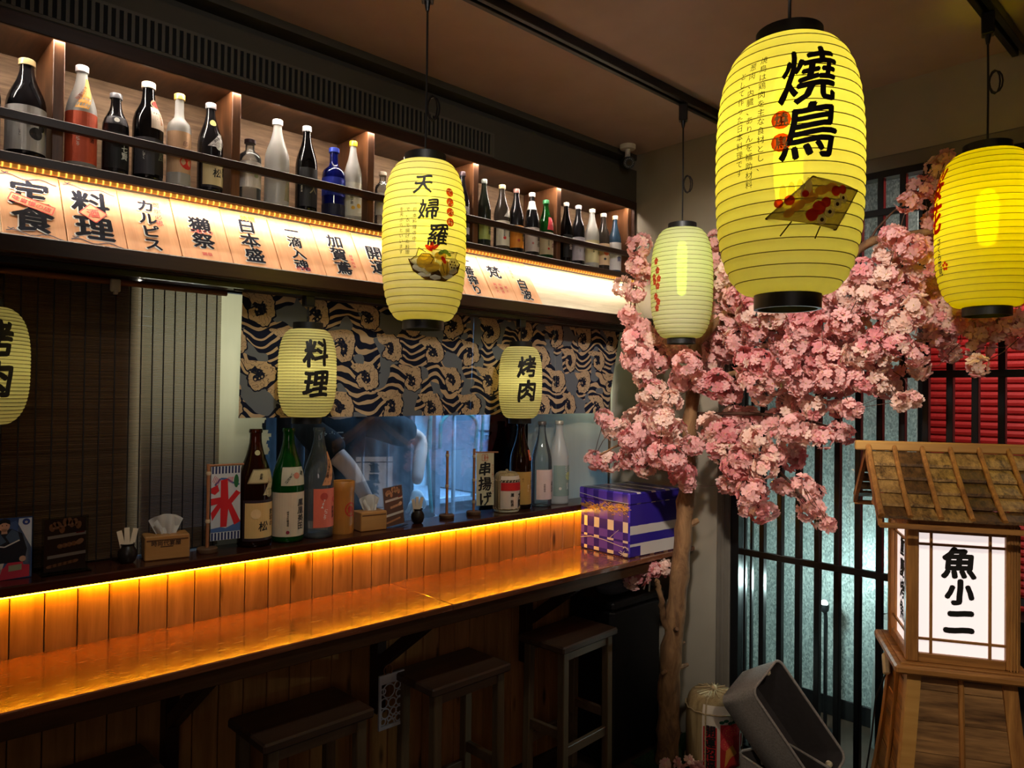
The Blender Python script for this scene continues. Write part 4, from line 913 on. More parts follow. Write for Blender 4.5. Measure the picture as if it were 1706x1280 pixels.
tissue(.800, .128, .080, .074, 'wooden tissue box with dark lettering, in front of the bamboo blind', -.18, .10, True)
tissue(1.543, .108, .078, .072, 'plain wooden tissue box between the bamboo cup and the slanting menu photo', -.10, .085, False)
# bamboo cup
t = thing('bamboo_cup', (1.430, 2.425, LY), 'tall golden brown bamboo cup with a red round seal', 'cup')
MB().lathe([(.040, 0), (.042, .01), (.0415, .155), (.0435, .160), (.0435, .190), (.041, .193), (.037, .190), (.036, .02), (.0001, .018)], 28, cap=False).lathe([(.0001, 0), (.040, 0)], 28, cap=False).build('cup_body', BAMBOOZ, t, True, 50)
cpf = [(.042, .01), (.0415, .155)]; m = MB(); s_ = rev_surf(cpf, .22, .090, .0008)
for k in range(20):
    a0, a1 = 2*PI*k/20, 2*PI*(k+1)/20; line2(m, s_, [(.021*math.cos(a0), .024*math.sin(a0)), (.021*math.cos(a1), .024*math.sin(a1))], .0045)
text2d(m, '魚', .030, 0, 0, s_, True, 1, .035, 1); line2(m, s_, [(.014, -.018), (.018, -.032)], .004)
m.build('round_seal', col((180, 40, 30), .5), t, label='red round seal')
# slanting menu photo
t = thing('menu_stand', (1.648, 2.400, LY), 'small slanting menu photo in a clear holder right of the plain tissue box', 'menu stand', rot=(0, -.10, .0))
MB().box(-.047, .0005, .002, .047, .003, .160).box(-.047, -.02, 0, .047, .02, .003).build('acrylic_holder', CLRAC, t)
photo_print(t, -.044, .044, .006, .158, 0)
# ice banner
STICK = wood('stick_wood', (140, 84, 50), (186, 126, 84), 'z', .5)
def pole(t, h, hw, knots=()):
    MB().tube([(0, 0, .016), (0, 0, h)], .0055, 10).build('pole', STICK, t, True)
    MB().lathe([(.030, 0), (.032, .003), (.032, .013), (.029, .016)], 28).build('base_disc', wood('stand_base_wood', (84, 60, 42), (120, 88, 62), 'x', .5), t, True, 40)
    for z in knots: MB().lathe([(.0065, -.006), (.0085, 0), (.0065, .006)], 10, (0, 0, z)).build('pole_collar', col((206, 178, 140), .6), t, True)
t = thing('ice_banner', (.924, 2.405, LY), 'small white and blue banner with a big red ice character on a stick', 'banner', rz=-.1)
pole(t, .285, .1, (.10, .255))
MB().tube([(-.006, 0, .280), (.112, 0, .280)], .0035, 8).build('cross_stick', STICK, t, True)
CLOTHW = paper('banner_cloth_white', (218, 220, 222), .25, scale=60)
sfb = lambda e: (lambda u, v, ee=0.: Vector((.008+u, -.004-.004*math.sin(v*22)*(.3+u*6)*.5-e-ee, v)))
g = MB(); patch(g, sfb(0), 0, .035, .094, .276, 8, 16); cl_ = g.build('cloth', CLOTHW, t, True)
m = MB()
for k in range(9):
    for z0, z1 in ((.252, .276), (.036, .060)):
        if k % 1 == 0: patch(m, sfb(.0006), .002+.0104*k, z0, .0075+.0104*k, z1, 1, 3)
m.build('blue_stripes', col((24, 34, 84), .7), cl_, kind='stuff')
m = MB(); s6 = sfb(.0010)
for p in ([(.030, .078), (.030, .23), (.052, .235), (.056, .15), (.050, .078)], [(.0, .150), (.0, .172), (.036, .176), (.036, .156)], [(.036, .150), (.004, .10), (.000, .126), (.030, .166)], [(.050, .160), (.080, .196), (.094, .186), (.056, .142)], [(.050, .150), (.074, .082), (.094, .092), (.062, .160)], [(.0, .206), (.020, .216), (.026, .196), (.012, .184), (.0, .190)]):
    poly2(m, s6, p)
m.build('lettering', col((196, 26, 34), .6), cl_, label='red ice character')
m = MB()
for k in range(5): line2(m, s6, [(.004+.004*k, .226-.004*k), (.012+.004*k, .246-.003*k)], .0015); line2(m, s6, [(.050+.004*k, .222), (.054+.004*k, .240)], .0015)
m.build('red_rays', col((196, 26, 34), .6), cl_)
m = MB(); poly2(m, sfb(.0008), [(.0, .062), (.0, .074), (.03, .078), (.06, .070), (.094, .094), (.094, .062)]); line2(m, sfb(.0008), [(.012, .214), (.03, .236), (.05, .234), (.066, .222), (.09, .214)], .006); m.build('printed_water', col((70, 100, 150), .7), cl_)
m = MB(); disc2(m, s6, .080, .226, .008, 12, .022); m.build('printed_leaf', col((30, 96, 54), .6), cl_)
# skewer flags
t = thing('flag_pole', (1.928, 2.430, LY), 'bare wooden stick on a round base with a rolled flag, left of the skewer flag', 'flag', rz=.4)
pole(t, .282, .1, (.135, .262)); MB().box(.006, -.001, .035, .010, .001, .26).build('rolled_cloth', CLOTHW, t)
t = thing('skewer_flag', (2.072, 2.425, LY), 'small cream flag with three brush characters on a wooden stick', 'flag', rz=-.35)
pole(t, .285, .1, (.055, .150, .252))
MB().tube([(-.006, 0, .270), (.112, 0, .268)], .003, 8).build('cross_stick', STICK, t, True)
sfl = lambda e: (lambda u, v, ee=0.: Vector((.010+u, -.003-.003*math.sin(v*16+1)-e-ee, v)))
g = MB(); patch(g, sfl(0), 0, .038, .082, .266, 6, 14); cl_ = g.build('cloth', paper('flag_cloth_cream', (226, 216, 170), .25, scale=60), t, True)
m = MB(); text2d(m, '串揚げ', .062, .040, .132, sfl(.0009), True, 1.05, .04, 2, 0, .9); m.build('lettering', INK, cl_)
m = MB(); s6 = sfl(.0008)
for k in range(2): line2(m, s6, [(.026+.014*k, .232), (.038+.014*k, .232), (.038+.014*k, .258), (.026+.014*k, .258), (.026+.014*k, .232)], .0016)
text2d(m, '名物', .011, .045, .245, s6, False, 1, .02); text2d(m, 'からりと揚げた一口さくさく', .0085, .076, .15, s6, True, 1.2, .02)
m.build('seal_lettering', col((190, 80, 50), .6), cl_)
# sake barrels: one small on the ledge, one big on the floor
STRAW = wood('straw_wrap', (120, 98, 62), (176, 152, 108), 'z', .8, 2., bump=.5)
ROPE = plain('straw_rope', (172, 150, 112), .85, var=.25, scale=90, bump=.4)
def barrel(loc, r, h, lab, rz, small):
    t = thing('sake_barrel', loc, lab, 'barrel', None, rz)
    pf = [(r*.90, 0), (r*.93, .02*h), (r*1.0, .12*h), (r*1.02, .5*h), (r*1.0, .80*h), (r*.93, .90*h), (r*.80, .965*h), (r*.45, .985*h), (.001, .99*h)]
    MB().lathe(pf, 36, cap=False).lathe([(.001, 0), (r*.9, 0)], 36, cap=False).build('straw_body', STRAW, t, True, 60)
    g = MB(); g.lathe([(r*.86, .0), (r*.97, .005), (r*.97, .07*h), (r*.9, .075*h)], 36); g.build('base_hoop', col((206, 204, 176), .8), t, True)
    s_ = rev_surf(pf, .25, .45*h, r*.02); s2 = rev_surf(pf, .25, .45*h, r*.035); s3 = rev_surf(pf, .25, .45*h, r*.045)
    m = MB(); patch(m, s_, -r*1.15, -.36*h, r*1.3, .46*h, 22, 8); wr = m.build('paper_wrap', col((214, 200, 182), .75), t)
    if small:
        m = MB(); patch(m, s2, -r*1.1, .10*h, r*1.25, .30*h, 16, 2); m.build('printed_red_band', col((196, 34, 34), .6), wr)
        m = MB(); patch(m, s2, -r*1.1, .31*h, r*1.25, .37*h, 16, 1); m.build('printed_black_band', INK, wr)
        m = MB()
        for k in range(9): line2(m, s3, [(-r*1.05+r*.26*k, .315*h), (-r*.95+r*.26*k, .365*h)], r*.07)
        m.build('printed_rope_marks', col((220, 206, 180), .7), wr)
        m = MB(); text2d(m, '大関', r*.62, r*.62, -.12*h, s3, True, .95, .035, 2, 0, .4); m.build('lettering', INK, wr)
        m = MB(); text2d(m, '灘', r*.3, -r*.22, -.0*h, s3, True, 1, .02, 1); text2d(m, '銘酒', r*.26, -r*.22, -.2*h, s3, True, 1, .02, 1); m.build('small_lettering', INK, wr)
    else:
        m = MB(); patch(m, s2, -r*1.1, -.33*h, -r*.62, .20*h, 5, 5); m.build('printed_red_field', col((190, 34, 38), .6), wr)
        m = MB(); text2d(m, '開運招福', r*.42, -r*.86, -.065*h, s3, True, .98, .045, 1); m.build('lettering', INK, wr)
        m = MB(); patch(m, s2, -r*.50, -.33*h, r*1.1, .24*h, 14, 6); m.build('printed_pattern_field', col((180, 40, 40), .6), wr)
        m = MB()
        for (u, v, q) in ((-.2, .14, .24), (.15, .16, .22), (-.25, -.0, .26)): disc2(m, s3, u*r, v*h, q*r, 14)
        m.build('printed_plum_blossoms', col((214, 60, 66), .6), wr)
        m = MB(); s4 = rev_surf(pf, .25, .45*h, r*.055)
        for (u, v) in ((-.2, .14), (.15, .16), (-.25, 0)):
            for a in range(8): disc2(m, s4, u*r+.12*r*math.cos(a*PI/4), v*h+.12*r*math.sin(a*PI/4), .018*r, 6)
        poly2(m, s4, [(-.35*r, -.30*h), (.16*r, -.14*h), (-.05*r, -.02*h), (-.30*r, -.08*h)]); m.build('printed_fan', col((226, 150, 70), .6), wr)
        m = MB(); poly2(m, s3, [(.34*r, -.31*h), (.34*r, .12*h), (.42*r, .19*h), (.55*r, .17*h), (.58*r, -.0*h), (.80*r, .02*h), (.98*r, -.06*h), (.96*r, -.30*h)]); disc2(m, s4, .80*r, .05*h, .26*r, 16, .24*r); m.build('printed_white_cat', col((222, 214, 196), .6), wr)
        m = MB(); s5 = rev_surf(pf, .25, .45*h, r*.068)
        for (u, v, a, b) in ((.70, .075, .06, .03), (.90, .065, .06, .03), (.80, .03, .03, .02), (.45, -.1, .07, .05), (.45, -.26, .07, .05)): disc2(m, s5, u*r, v*h, a*r, 10, b*r)
        for k in range(3): line2(m, s5, [(.62*r, (.03-.02*k)*h), (.72*r, (.035-.014*k)*h)], .012*r)
        m.build('printed_cat_marks', INK, wr)
        m = MB(); 
        for k in range(7): disc2(m, s3, (-.45+.16*k)*r, (.27+.02*math.sin(2*k))*h, .10*r, 9, .06*r)
        m.build('printed_leaves', col((30, 84, 60), .6), wr)
    for a in (-.75, .9) if not small else (-1.0,):
        pts = [((rr+r*.04)*math.sin(a), -(rr+r*.04)*math.cos(a), z) for rr, z in pf[1:8]]
        MB().tube(pts, r*.028, 7).build('straw_rope', ROPE, t, True)
    for z, rr in ((.80, 1.03), (.10, 1.03)):
        MB().tube([(rr*r*math.cos(q*2*PI/32), rr*r*math.sin(q*2*PI/32), z*h+.006*math.sin(3*q)) for q in range(32)], r*.026, 7, closed=True).build('straw_rope', ROPE, t, True)
    g = MB(); r_ = random.Random(3)
    for k in range(12):
        a = r_.uniform(0, 2*PI); b = a+r_.uniform(1.5, 3); p = [(r*.7*math.cos(a), r*.7*math.sin(a), .985*h), (r*.12*r_.uniform(-1, 1), r*.12*r_.uniform(-1, 1), h*(1.0+.02*k/12)), (r*.75*math.cos(b), r*.75*math.sin(b), .985*h)]
        g.tube(p, r*.02, 5)
    g.sphere((0, 0, 1.02*h), r*.13, 8, 6); g.build('top_knot', ROPE, t, True, label='tangled rope knot on top')
    return t
barrel((2.243, 2.400, LY), .058, .178, 'small straw wrapped sake barrel with a red band behind the skewer flag', -.35, True)

# ================================================================== purple checked box on the counter
def box_mat():
    n = NT('purple_check_tape'); v = n.co(); sx = n.n('SeparateXYZ'); n.l(v, sx.inputs[0]); X, Y, Z = sx.outputs
    no = n.n('NewGeometry'); # stripes: bands round the box in z, and bands across in y on the left side and top
    nz = n.noise(n.co((20, 20, 20)), 1, 3); zj = n.math('MULTIPLY_ADD', n.math('SUBTRACT', nz, .5), .004, Z); yj = n.math('MULTIPLY_ADD', n.math('SUBTRACT', nz, .5), .004, Y); xj = n.math('MULTIPLY_ADD', n.math('SUBTRACT', nz, .5), .004, X)
    def bands(c, L):
        o = None
        for a, b in L:
            q = n.math('MULTIPLY', n.math('GREATER_THAN', c, a), n.math('LESS_THAN', c, b)); o = q if o is None else n.math('MAXIMUM', o, q)
        return o
    zb = bands(zj, [(-.01, .004), (.022, .066), (.076, .112), (.158, .32)])
    yb = bands(yj, [(-.19, -.145), (-.115, -.06), (-.022, .03), (.062, .105), (.125, .2)])
    nn = n.n('SeparateXYZ'); n.l(n.n('TexCoord').outputs['Normal'], nn.inputs[0])
    left = n.math('GREATER_THAN', n.math('ABSOLUTE', nn.outputs[0]), .7); topf = n.math('GREATER_THAN', n.math('ABSOLUTE', nn.outputs[2]), .7)
    xb = bands(xj, [(-.19, -.13), (-.105, -.03), (0., .07), (.1, .2)])
    front = n.math('SUBTRACT', 1., n.math('MAXIMUM', left, topf))
    frontm = n.math('MULTIPLY', front, bands(zj, [(.062, .103), (.142, .32)]))
    frontm = n.math('MAXIMUM', frontm, n.math('MULTIPLY', front, n.math('MULTIPLY', n.math('LESS_THAN', zj, .05), n.math('LESS_THAN', xj, -.10))))
    lm = n.math('MULTIPLY', left, n.math('MAXIMUM', zb, yb)); tm = n.math('MULTIPLY', topf, n.math('MAXIMUM', xb, n.math('GREATER_THAN', n.math('ABSOLUTE', yj), .16)))
    both = n.math('MULTIPLY', left, n.math('MULTIPLY', zb, yb))
    m = n.math('MAXIMUM', n.math('MAXIMUM', lm, frontm), tm)
    pur = n.mix(both, lin((50, 36, 140)), lin((92, 66, 190)))
    colr = n.mix(m, lin((214, 206, 196)), pur)
    n.set(Base_Color=colr, Roughness=.22, Specular_IOR_Level=.6); n.bump(n.noise(n.co((1, 1, 1)), 30, 4), .25, .004); return n.m
t = thing('purple_box', (2.808, 2.147, .9252), 'white box taped in purple checks standing on the right end of the counter', 'box', rz=-.06)
BX = box_mat()
MB().box(-.178, -.152, 0, .178, .152, .262, .006).build('box_body', BX, t)
MB().box(-.184, -.157, .236, .184, .157, .290, .006).build('lid', BX, t)
g = MB(); r_ = random.Random(9)
for k in range(150):                                        # torn, crumpled tape over the left side
    y = r_.uniform(-.15, .145); q = (.15-y)/.30; z = .206+.012*q+r_.gauss(0, .006+.010*q)
    a = r_.uniform(-.7, .7); L = r_.uniform(.004, .016); M = Matrix.Translation((-.1795-r_.random()*.002, y, z)) @ Matrix.Rotation(a, 4, 'X') @ Matrix.Rotation(r_.uniform(-.5, .5), 4, 'Z')
    g.box(-.0006, -L, -.0012, .0006, L, .0012, 0, M)
g.build('torn_tape', plain('torn_tape_gold', (206, 160, 96), .3, .2), t, kind='stuff')
g = MB(); zz = .03
g.tube([(-.1795, .148, .052), (-.1795, .08, .066), (-.1795, 0, .062), (-.1795, -.1, .048), (-.1795, -.15, .046)], .0012, 5); g.tube([(-.1855, .152, .262), (-.1855, .0, .246), (-.1855, -.152, .244)], .0012, 5)
g.tube([(-.179, -.03, .07), (-.1795, -.06, .095), (-.1795, -.09, .118)], .0010, 5); g.build('tape_crease', plain('tape_crease_white', (206, 200, 206), .3), t, kind='stuff')
for k in range(14):
    M = Matrix.Translation((-.181, r_.uniform(-.15, -.10), r_.uniform(.01, .06))) @ Matrix.Rotation(r_.uniform(-1, 1), 4, 'X'); g = MB().box(-.001, -.007, -.0008, .0006, .007, .0008, 0, M)
    g.build('tape_shred', bpy.data.materials['tape_crease_white'], t)

# ================================================================== stools and things below the counter
STOOL = wood('stool_wood', (74, 56, 40), (112, 88, 64), 'x', .5, .8); STOOLZ = wood('stool_leg_wood', (84, 68, 48), (118, 98, 70), 'z', .5, .8); SEATW = wood('stool_seat_wood', (58, 42, 32), (86, 64, 48), 'x', .45, .8)
def stool(x, y, rz, lab):
    t = thing('bar_stool', (x, y, 0), lab, 'stool', 'wooden bar stools at the counter', rz)
    MB().box(-.185, -.122, .622, .185, .122, .652, .006).build('seat', SEATW, t)
    for sx in (-1, 1):
        for sy in (-1, 1): MB().bar((sx*.150, sy*.094, 0), (sx*.148, sy*.090, .622), .034, .034, .003, (0, 1, 0)).build('leg', STOOLZ, t)
    for sy in (-1, 1): MB().box(-.134, sy*.091-.010, .20, .134, sy*.091+.010, .238, .002).build('stretcher', STOOL, t)
    for sx in (-1, 1): MB().box(sx*.149-.010, -.077, .27, sx*.149+.010, .077, .308, .002).build('stretcher', STOOL, t)
    for sy in (-1, 1): MB().box(-.133, sy*.092-.009, .585, .133, sy*.092+.009, .6218).build('seat_rail', STOOL, t)
    return t
stool(2.325, 2.090, .06, 'wooden bar stool nearest the purple box, standing alone at the right')
stool(1.700, 2.098, .02, 'wooden bar stool just right of the white pierced plate')
stool(1.110, 2.102, .02, 'wooden bar stool just left of the white pierced plate')
stool(.500, 2.105, .02, 'wooden bar stool at the lower left corner, almost out of the picture')
# pierced white plate hanging from a brace
t = thing('pierced_plate', (1.495, 2.185, .655), 'white plate pierced with round holes hanging from a counter brace', 'plate', rz=.0)
WPL = plain('plate_white', (196, 198, 206), .5)
MB().box(-.052, -.004, -.190, -.043, .004, 0).box(.043, -.004, -.190, .052, .004, 0).box(-.043, -.004, -.190, .043, .004, -.178).box(-.043, -.004, -.032, .043, .004, 0).build('plate_frame', WPL, t)
g = MB()
for (u, v, r_) in ((-.010, -.060, .024), (.026, -.048, .013), (.032, -.078, .012), (-.034, -.058, .010), (-.030, -.100, .017), (.004, -.104, .016), (.034, -.106, .013), (-.024, -.137, .017), (.010, -.135, .012), (.032, -.136, .012), (-.008, -.158, .008), (.012, -.156, .007), (-.034, -.164, .011), (.030, -.164, .012), (.0, -.176, .014)):
    g.tube([(u+r_*math.cos(k*PI/10), 0, max(-.186, v+r_*math.sin(k*PI/10))) for k in range(20)], .0024, 5, closed=True)
g.build('hole_rims', WPL, t, True, kind='stuff')
MB().tube([(-.014+.018*math.cos(k*PI/8), 0, .014+.018*math.sin(k*PI/8)) for k in range(16)], .0022, 6, closed=True).build('hanging_ring', plain('ring_copper', (150, 96, 66), .4, .5), t, True)
# black bin under the counter end with a grey bag on it
t = thing('black_bin', (2.745, 2.180, 0), 'tall black bin under the counter end behind the tree trunk', 'bin', rz=0)
MB().box(-.185, -.135, 0, .185, .135, .70, .02).build('bin_body', plain('bin_black', (13, 13, 14), .55), t)
MB().box(-.195, -.145, .70, .195, .145, .735, .012).build('bin_lid', plain('bin_lid_black', (16, 16, 17), .5), t)
t = thing('cloth_bag', (2.700, 2.130, .736), 'folded dark grey cloth bag with a white cord lying on the black bin', 'bag')
def fb(u, v):
    a = 2*PI*u; s_ = math.sin(PI*v)**.45; return (.15*(v-.5)*2*1.0, .075*s_*math.cos(a)*(1+.1*math.sin(9*v+3*u)), .052+.050*s_*math.sin(a)*(1+.12*math.sin(7*v)))
MB().grid(fb, 18, 16).build('cloth', plain('bag_grey', (72, 74, 80), .9, bump=.3, scale=120), t, True)
MB().tube([(.08, -.088, .02), (.10, -.092, .07), (.085, -.085, .105), (.11, -.08, .125), (.13, -.086, .06), (.12, -.09, .005)], .004, 6).build('cord', col((196, 194, 186), .7), t, True)

# ================================================================== artificial cherry tree
BLOBS = [(2.63,1.97,2.31,0.066),(2.61,1.97,2.22,0.058),(2.66,1.97,2.19,0.053),(2.57,2.02,2.13,0.048),(2.6,1.97,2.1,0.053),(2.62,2.02,2.01,0.053),(2.7,2.02,1.96,0.068),(2.67,2.03,1.9,0.076),(2.73,1.97,1.89,0.076),(2.63,1.98,1.81,0.08),(2.73,1.94,1.82,0.081),(2.66,1.96,1.74,0.067),(2.68,1.93,1.66,0.08),(2.82,1.91,1.86,0.068),(2.64,1.73,1.78,0.075),(2.72,1.81,1.72,0.065),(2.68,1.83,1.63,0.052),(2.69,2.03,1.53,0.076),(2.73,1.99,1.57,0.068),(2.57,1.8,1.54,0.07),(2.65,1.98,1.48,0.067),(2.75,1.94,1.46,0.075),(2.68,1.81,1.49,0.065),(2.59,2.13,1.54,0.049),(2.62,2.1,1.5,0.06),(2.6,2.0,1.45,0.058),(2.53,2.14,1.36,0.048),(2.59,2.1,1.35,0.059),(2.65,2.01,1.37,0.075),(2.66,1.95,1.34,0.058),(2.6,1.83,1.4,0.071),(2.59,1.76,1.39,0.062),(2.74,1.81,1.31,0.065),(2.74,1.79,1.27,0.039),(2.71,1.74,1.44,0.051),(2.97,1.79,1.96,0.096),(2.97,1.73,1.88,0.095),(2.98,1.82,1.82,0.083),(2.95,1.89,1.94,0.061),(2.88,1.67,1.98,0.065),(2.78,1.67,1.7,0.077),(2.8,1.63,1.67,0.071),(2.74,1.73,1.71,0.056),(2.79,1.54,1.74,0.05),(2.73,1.47,1.71,0.067),(2.76,1.45,1.66,0.053),(2.96,1.87,1.87,0.069),(2.94,1.78,2.36,0.049),(2.95,1.77,2.27,0.06),(2.98,1.77,2.17,0.077),(2.97,1.79,2.09,0.068),(2.81,1.6,2.07,0.076),(2.79,1.54,2.04,0.062),(2.76,1.51,1.98,0.069),(2.92,1.52,1.95,0.064),(2.73,1.4,1.97,0.059),(2.78,1.5,1.92,0.061),(2.73,1.59,2.17,0.06),(2.83,1.38,1.96,0.072),(2.75,1.27,1.96,0.069),(2.77,1.3,1.91,0.07),(2.86,1.42,1.87,0.061),(2.76,1.32,1.84,0.065),(2.82,1.26,1.86,0.065),(2.9,1.49,1.82,0.07),(2.71,1.44,1.78,0.067),(2.7,1.34,1.76,0.069),(2.74,1.39,1.71,0.059),(2.87,1.37,1.78,0.068),(2.83,1.29,1.78,0.071),(2.74,1.29,1.71,0.065),(2.76,1.22,1.81,0.068),(2.73,1.16,1.79,0.067),(2.8,1.25,1.72,0.065),(2.7,1.15,1.72,0.066),(2.85,1.17,1.71,0.064),(2.9,1.23,1.67,0.052),(2.91,1.18,1.78,0.07),(2.86,1.12,1.84,0.059),(2.91,1.22,1.88,0.066),(2.69,1.1,1.92,0.061),(2.75,1.21,1.92,0.059),(2.91,1.26,2.01,0.067),(2.86,1.2,2.06,0.07),(2.78,1.12,2.03,0.067),(2.9,1.14,1.99,0.06),(2.83,1.16,2.11,0.057),(2.87,1.12,2.1,0.064),(2.75,1.04,2.03,0.065),(2.73,1.06,2.11,0.056),(2.79,1.58,1.88,0.07),(2.72,1.51,1.8,0.063),(2.77,0.92,2.34,0.038),(2.9,0.92,2.42,0.048),(2.92,0.88,2.41,0.044),(2.92,0.87,2.49,0.043),(2.93,0.91,2.38,0.039),(2.92,0.84,2.51,0.03),(2.76,0.97,2.23,0.043),(2.68,0.92,2.2,0.045),(2.69,0.88,2.16,0.057),(2.93,0.91,2.22,0.053),(2.93,0.88,2.29,0.048),(2.72,0.98,2.16,0.042),(2.86,0.97,2.13,0.061),(2.77,0.87,2.11,0.062),(2.93,0.87,2.17,0.054),(2.93,0.85,2.08,0.06),(2.93,0.91,2.06,0.061),(2.75,0.91,2.04,0.063),(2.7,0.96,2.08,0.052),(2.91,1.07,2.08,0.057),(2.78,1.07,2.0,0.055),(2.73,0.98,1.98,0.059),(2.7,0.92,1.91,0.062),(2.7,0.86,1.95,0.057),(2.93,0.87,1.99,0.061),(2.93,0.83,2.0,0.054),(2.93,0.81,2.04,0.038),(2.93,0.9,1.91,0.061),(2.93,0.84,1.93,0.064),(2.93,0.79,1.92,0.059),(2.93,0.86,1.88,0.061),(2.93,0.74,1.89,0.052),(2.93,0.72,1.94,0.052),(2.93,0.68,1.9,0.058),(2.93,0.65,1.94,0.045),(2.93,0.63,1.9,0.041),(2.93,0.62,1.86,0.044),(2.94,0.74,1.83,0.052),(2.94,0.83,1.82,0.043),(2.73,0.69,1.76,0.035),(2.85,0.9,1.76,0.043),(2.72,0.87,1.8,0.045),(2.7,0.92,1.84,0.052),(2.8,1.01,1.88,0.061),(2.74,1.03,1.83,0.06),(2.92,1.14,1.91,0.06),(2.72,1.07,1.81,0.054),(2.81,1.03,1.79,0.061),(2.87,1.01,1.76,0.049),(2.78,1.07,1.72,0.062),(2.92,1.03,1.69,0.05),(2.8,1.03,1.7,0.044),(2.75,0.93,1.64,0.034),(2.79,0.9,1.65,0.027),(2.7,1.08,1.61,0.039),(2.75,1.68,1.52,0.071),(2.77,1.62,1.5,0.076),(2.9,1.65,1.55,0.073),(2.89,1.57,1.55,0.072),(2.81,1.59,1.46,0.071),(2.7,1.45,1.48,0.067),(2.77,1.62,1.42,0.071),(2.74,1.65,1.43,0.05),(2.74,1.52,1.4,0.068),(2.75,1.56,1.36,0.069),(2.9,1.59,1.3,0.064),(2.73,1.42,1.37,0.059),(2.71,1.47,1.27,0.067),(2.91,1.55,1.23,0.056),(2.83,1.5,1.17,0.05),(2.93,1.51,1.17,0.046),(2.79,1.61,1.28,0.045),(2.86,1.68,1.27,0.039),(2.85,1.57,1.19,0.046),(2.88,1.46,1.54,0.069),(2.87,1.39,1.57,0.068),(2.81,1.4,1.47,0.067),(2.71,1.3,1.53,0.064),(2.74,1.26,1.51,0.05),(2.9,1.4,1.44,0.069),(2.9,1.39,1.4,0.061),(2.91,1.3,1.51,0.048),(2.77,1.21,1.5,0.045),(2.85,1.18,1.52,0.046),(2.88,1.17,1.51,0.037),(2.84,1.31,1.62,0.059),(2.88,1.4,1.63,0.061),(2.81,1.26,1.61,0.051),(2.84,1.19,1.61,0.035),(2.85,1.16,1.61,0.034),(2.76,1.4,1.42,0.052),(2.91,1.45,1.28,0.04),(2.92,1.4,1.28,0.044),(2.71,1.26,1.32,0.041),(2.92,1.34,1.25,0.041),(2.92,1.3,1.27,0.031),(2.85,1.31,1.2,0.04),(2.71,1.21,1.24,0.034),(2.91,1.28,1.16,0.033),(2.73,1.17,1.18,0.024),(2.69,2.04,0.81,0.041),(2.72,2.01,0.83,0.038),(2.76,1.97,0.86,0.038),(2.8,1.94,0.87,0.033),(2.68,2.06,0.82,0.027)]
def bark_mat():
    n = NT('tree_bark'); v = n.co((14, 14, 5)); f = n.noise(v, 1.5, 6, .65, .8)
    n.set(Base_Color=n.ramp(f, [(.3, lin((70, 46, 28))), (.5, lin((122, 88, 54))), (.72, lin((156, 118, 76)))]), Roughness=.8)
    n.bump(f, .8, .006); return n.m
BARK = bark_mat(); TWIG = plain('twig_brown', (74, 46, 32), .7, var=.2)
tree = thing('cherry_tree', (2.785, 1.908, 0), 'artificial cherry tree with a knotty trunk and masses of pink blossom in the corner', 'tree')
def rel(p): return Vector(p)-Vector((2.785, 1.908, 0))
def smooth(pts, k=5):
    P = [Vector(p) for p in pts]; out = []
    for i in range(len(P)-1):
        a, b, c, d = P[max(i-1, 0)], P[i], P[i+1], P[min(i+2, len(P)-1)]
        for j in range(k):
            t = j/k; out.append(.5*((2*b)+(c-a)*t+(2*a-5*b+4*c-d)*t*t+(3*b-a-3*c+d)*t**3))
    return out+[P[-1]]
def limb(name, pts, r0, r1, n=12, wob=.004):
    pp = smooth([rel(p) for p in pts]); m = len(pp); r_ = random.Random(len(pts)*7+int(r0*1e4))
    rs = [(r0+(r1-r0)*i/(m-1))*(1+.10*math.sin(i*1.9)+r_.uniform(-.05, .05)) for i in range(m)]
    return MB().tube([p+Vector((r_.uniform(-wob, wob), r_.uniform(-wob, wob), 0)) for p in pp], rs, n).build(name, BARK if r0 > .011 else TWIG, tree, True)
limb('trunk', [(2.785, 1.908, 0.0), (2.788, 1.906, .20), (2.792, 1.897, .469), (2.815, 1.884, .735), (2.836, 1.872, 1.002), (2.844, 1.861, 1.218), (2.849, 1.851, 1.488), (2.86, 1.836, 1.759), (2.865, 1.828, 1.921)], .052, .027, 16)
for (p, d, r) in (((2.80, 1.889, .60), (-.05, -.05, .03), .014), ((2.793, 1.90, .43), (-.075, -.01, 0), .012), ((2.80, 1.89, .425), (.07, -.03, .015), .013), ((2.838, 1.868, 1.06), (.055, -.04, .03), .020), ((2.837, 1.870, 1.10), (.05, -.02, .05), .012), ((2.80, 1.892, .52), (.06, -.02, .02), .008), ((2.81, 1.886, .69), (.055, -.02, .03), .006)):
    a = rel(p); MB().tube([a, a+Vector(d)*.6, a+Vector(d)], [r, r*.85, r*.6], 8).build('branch_stub', BARK, tree, True)
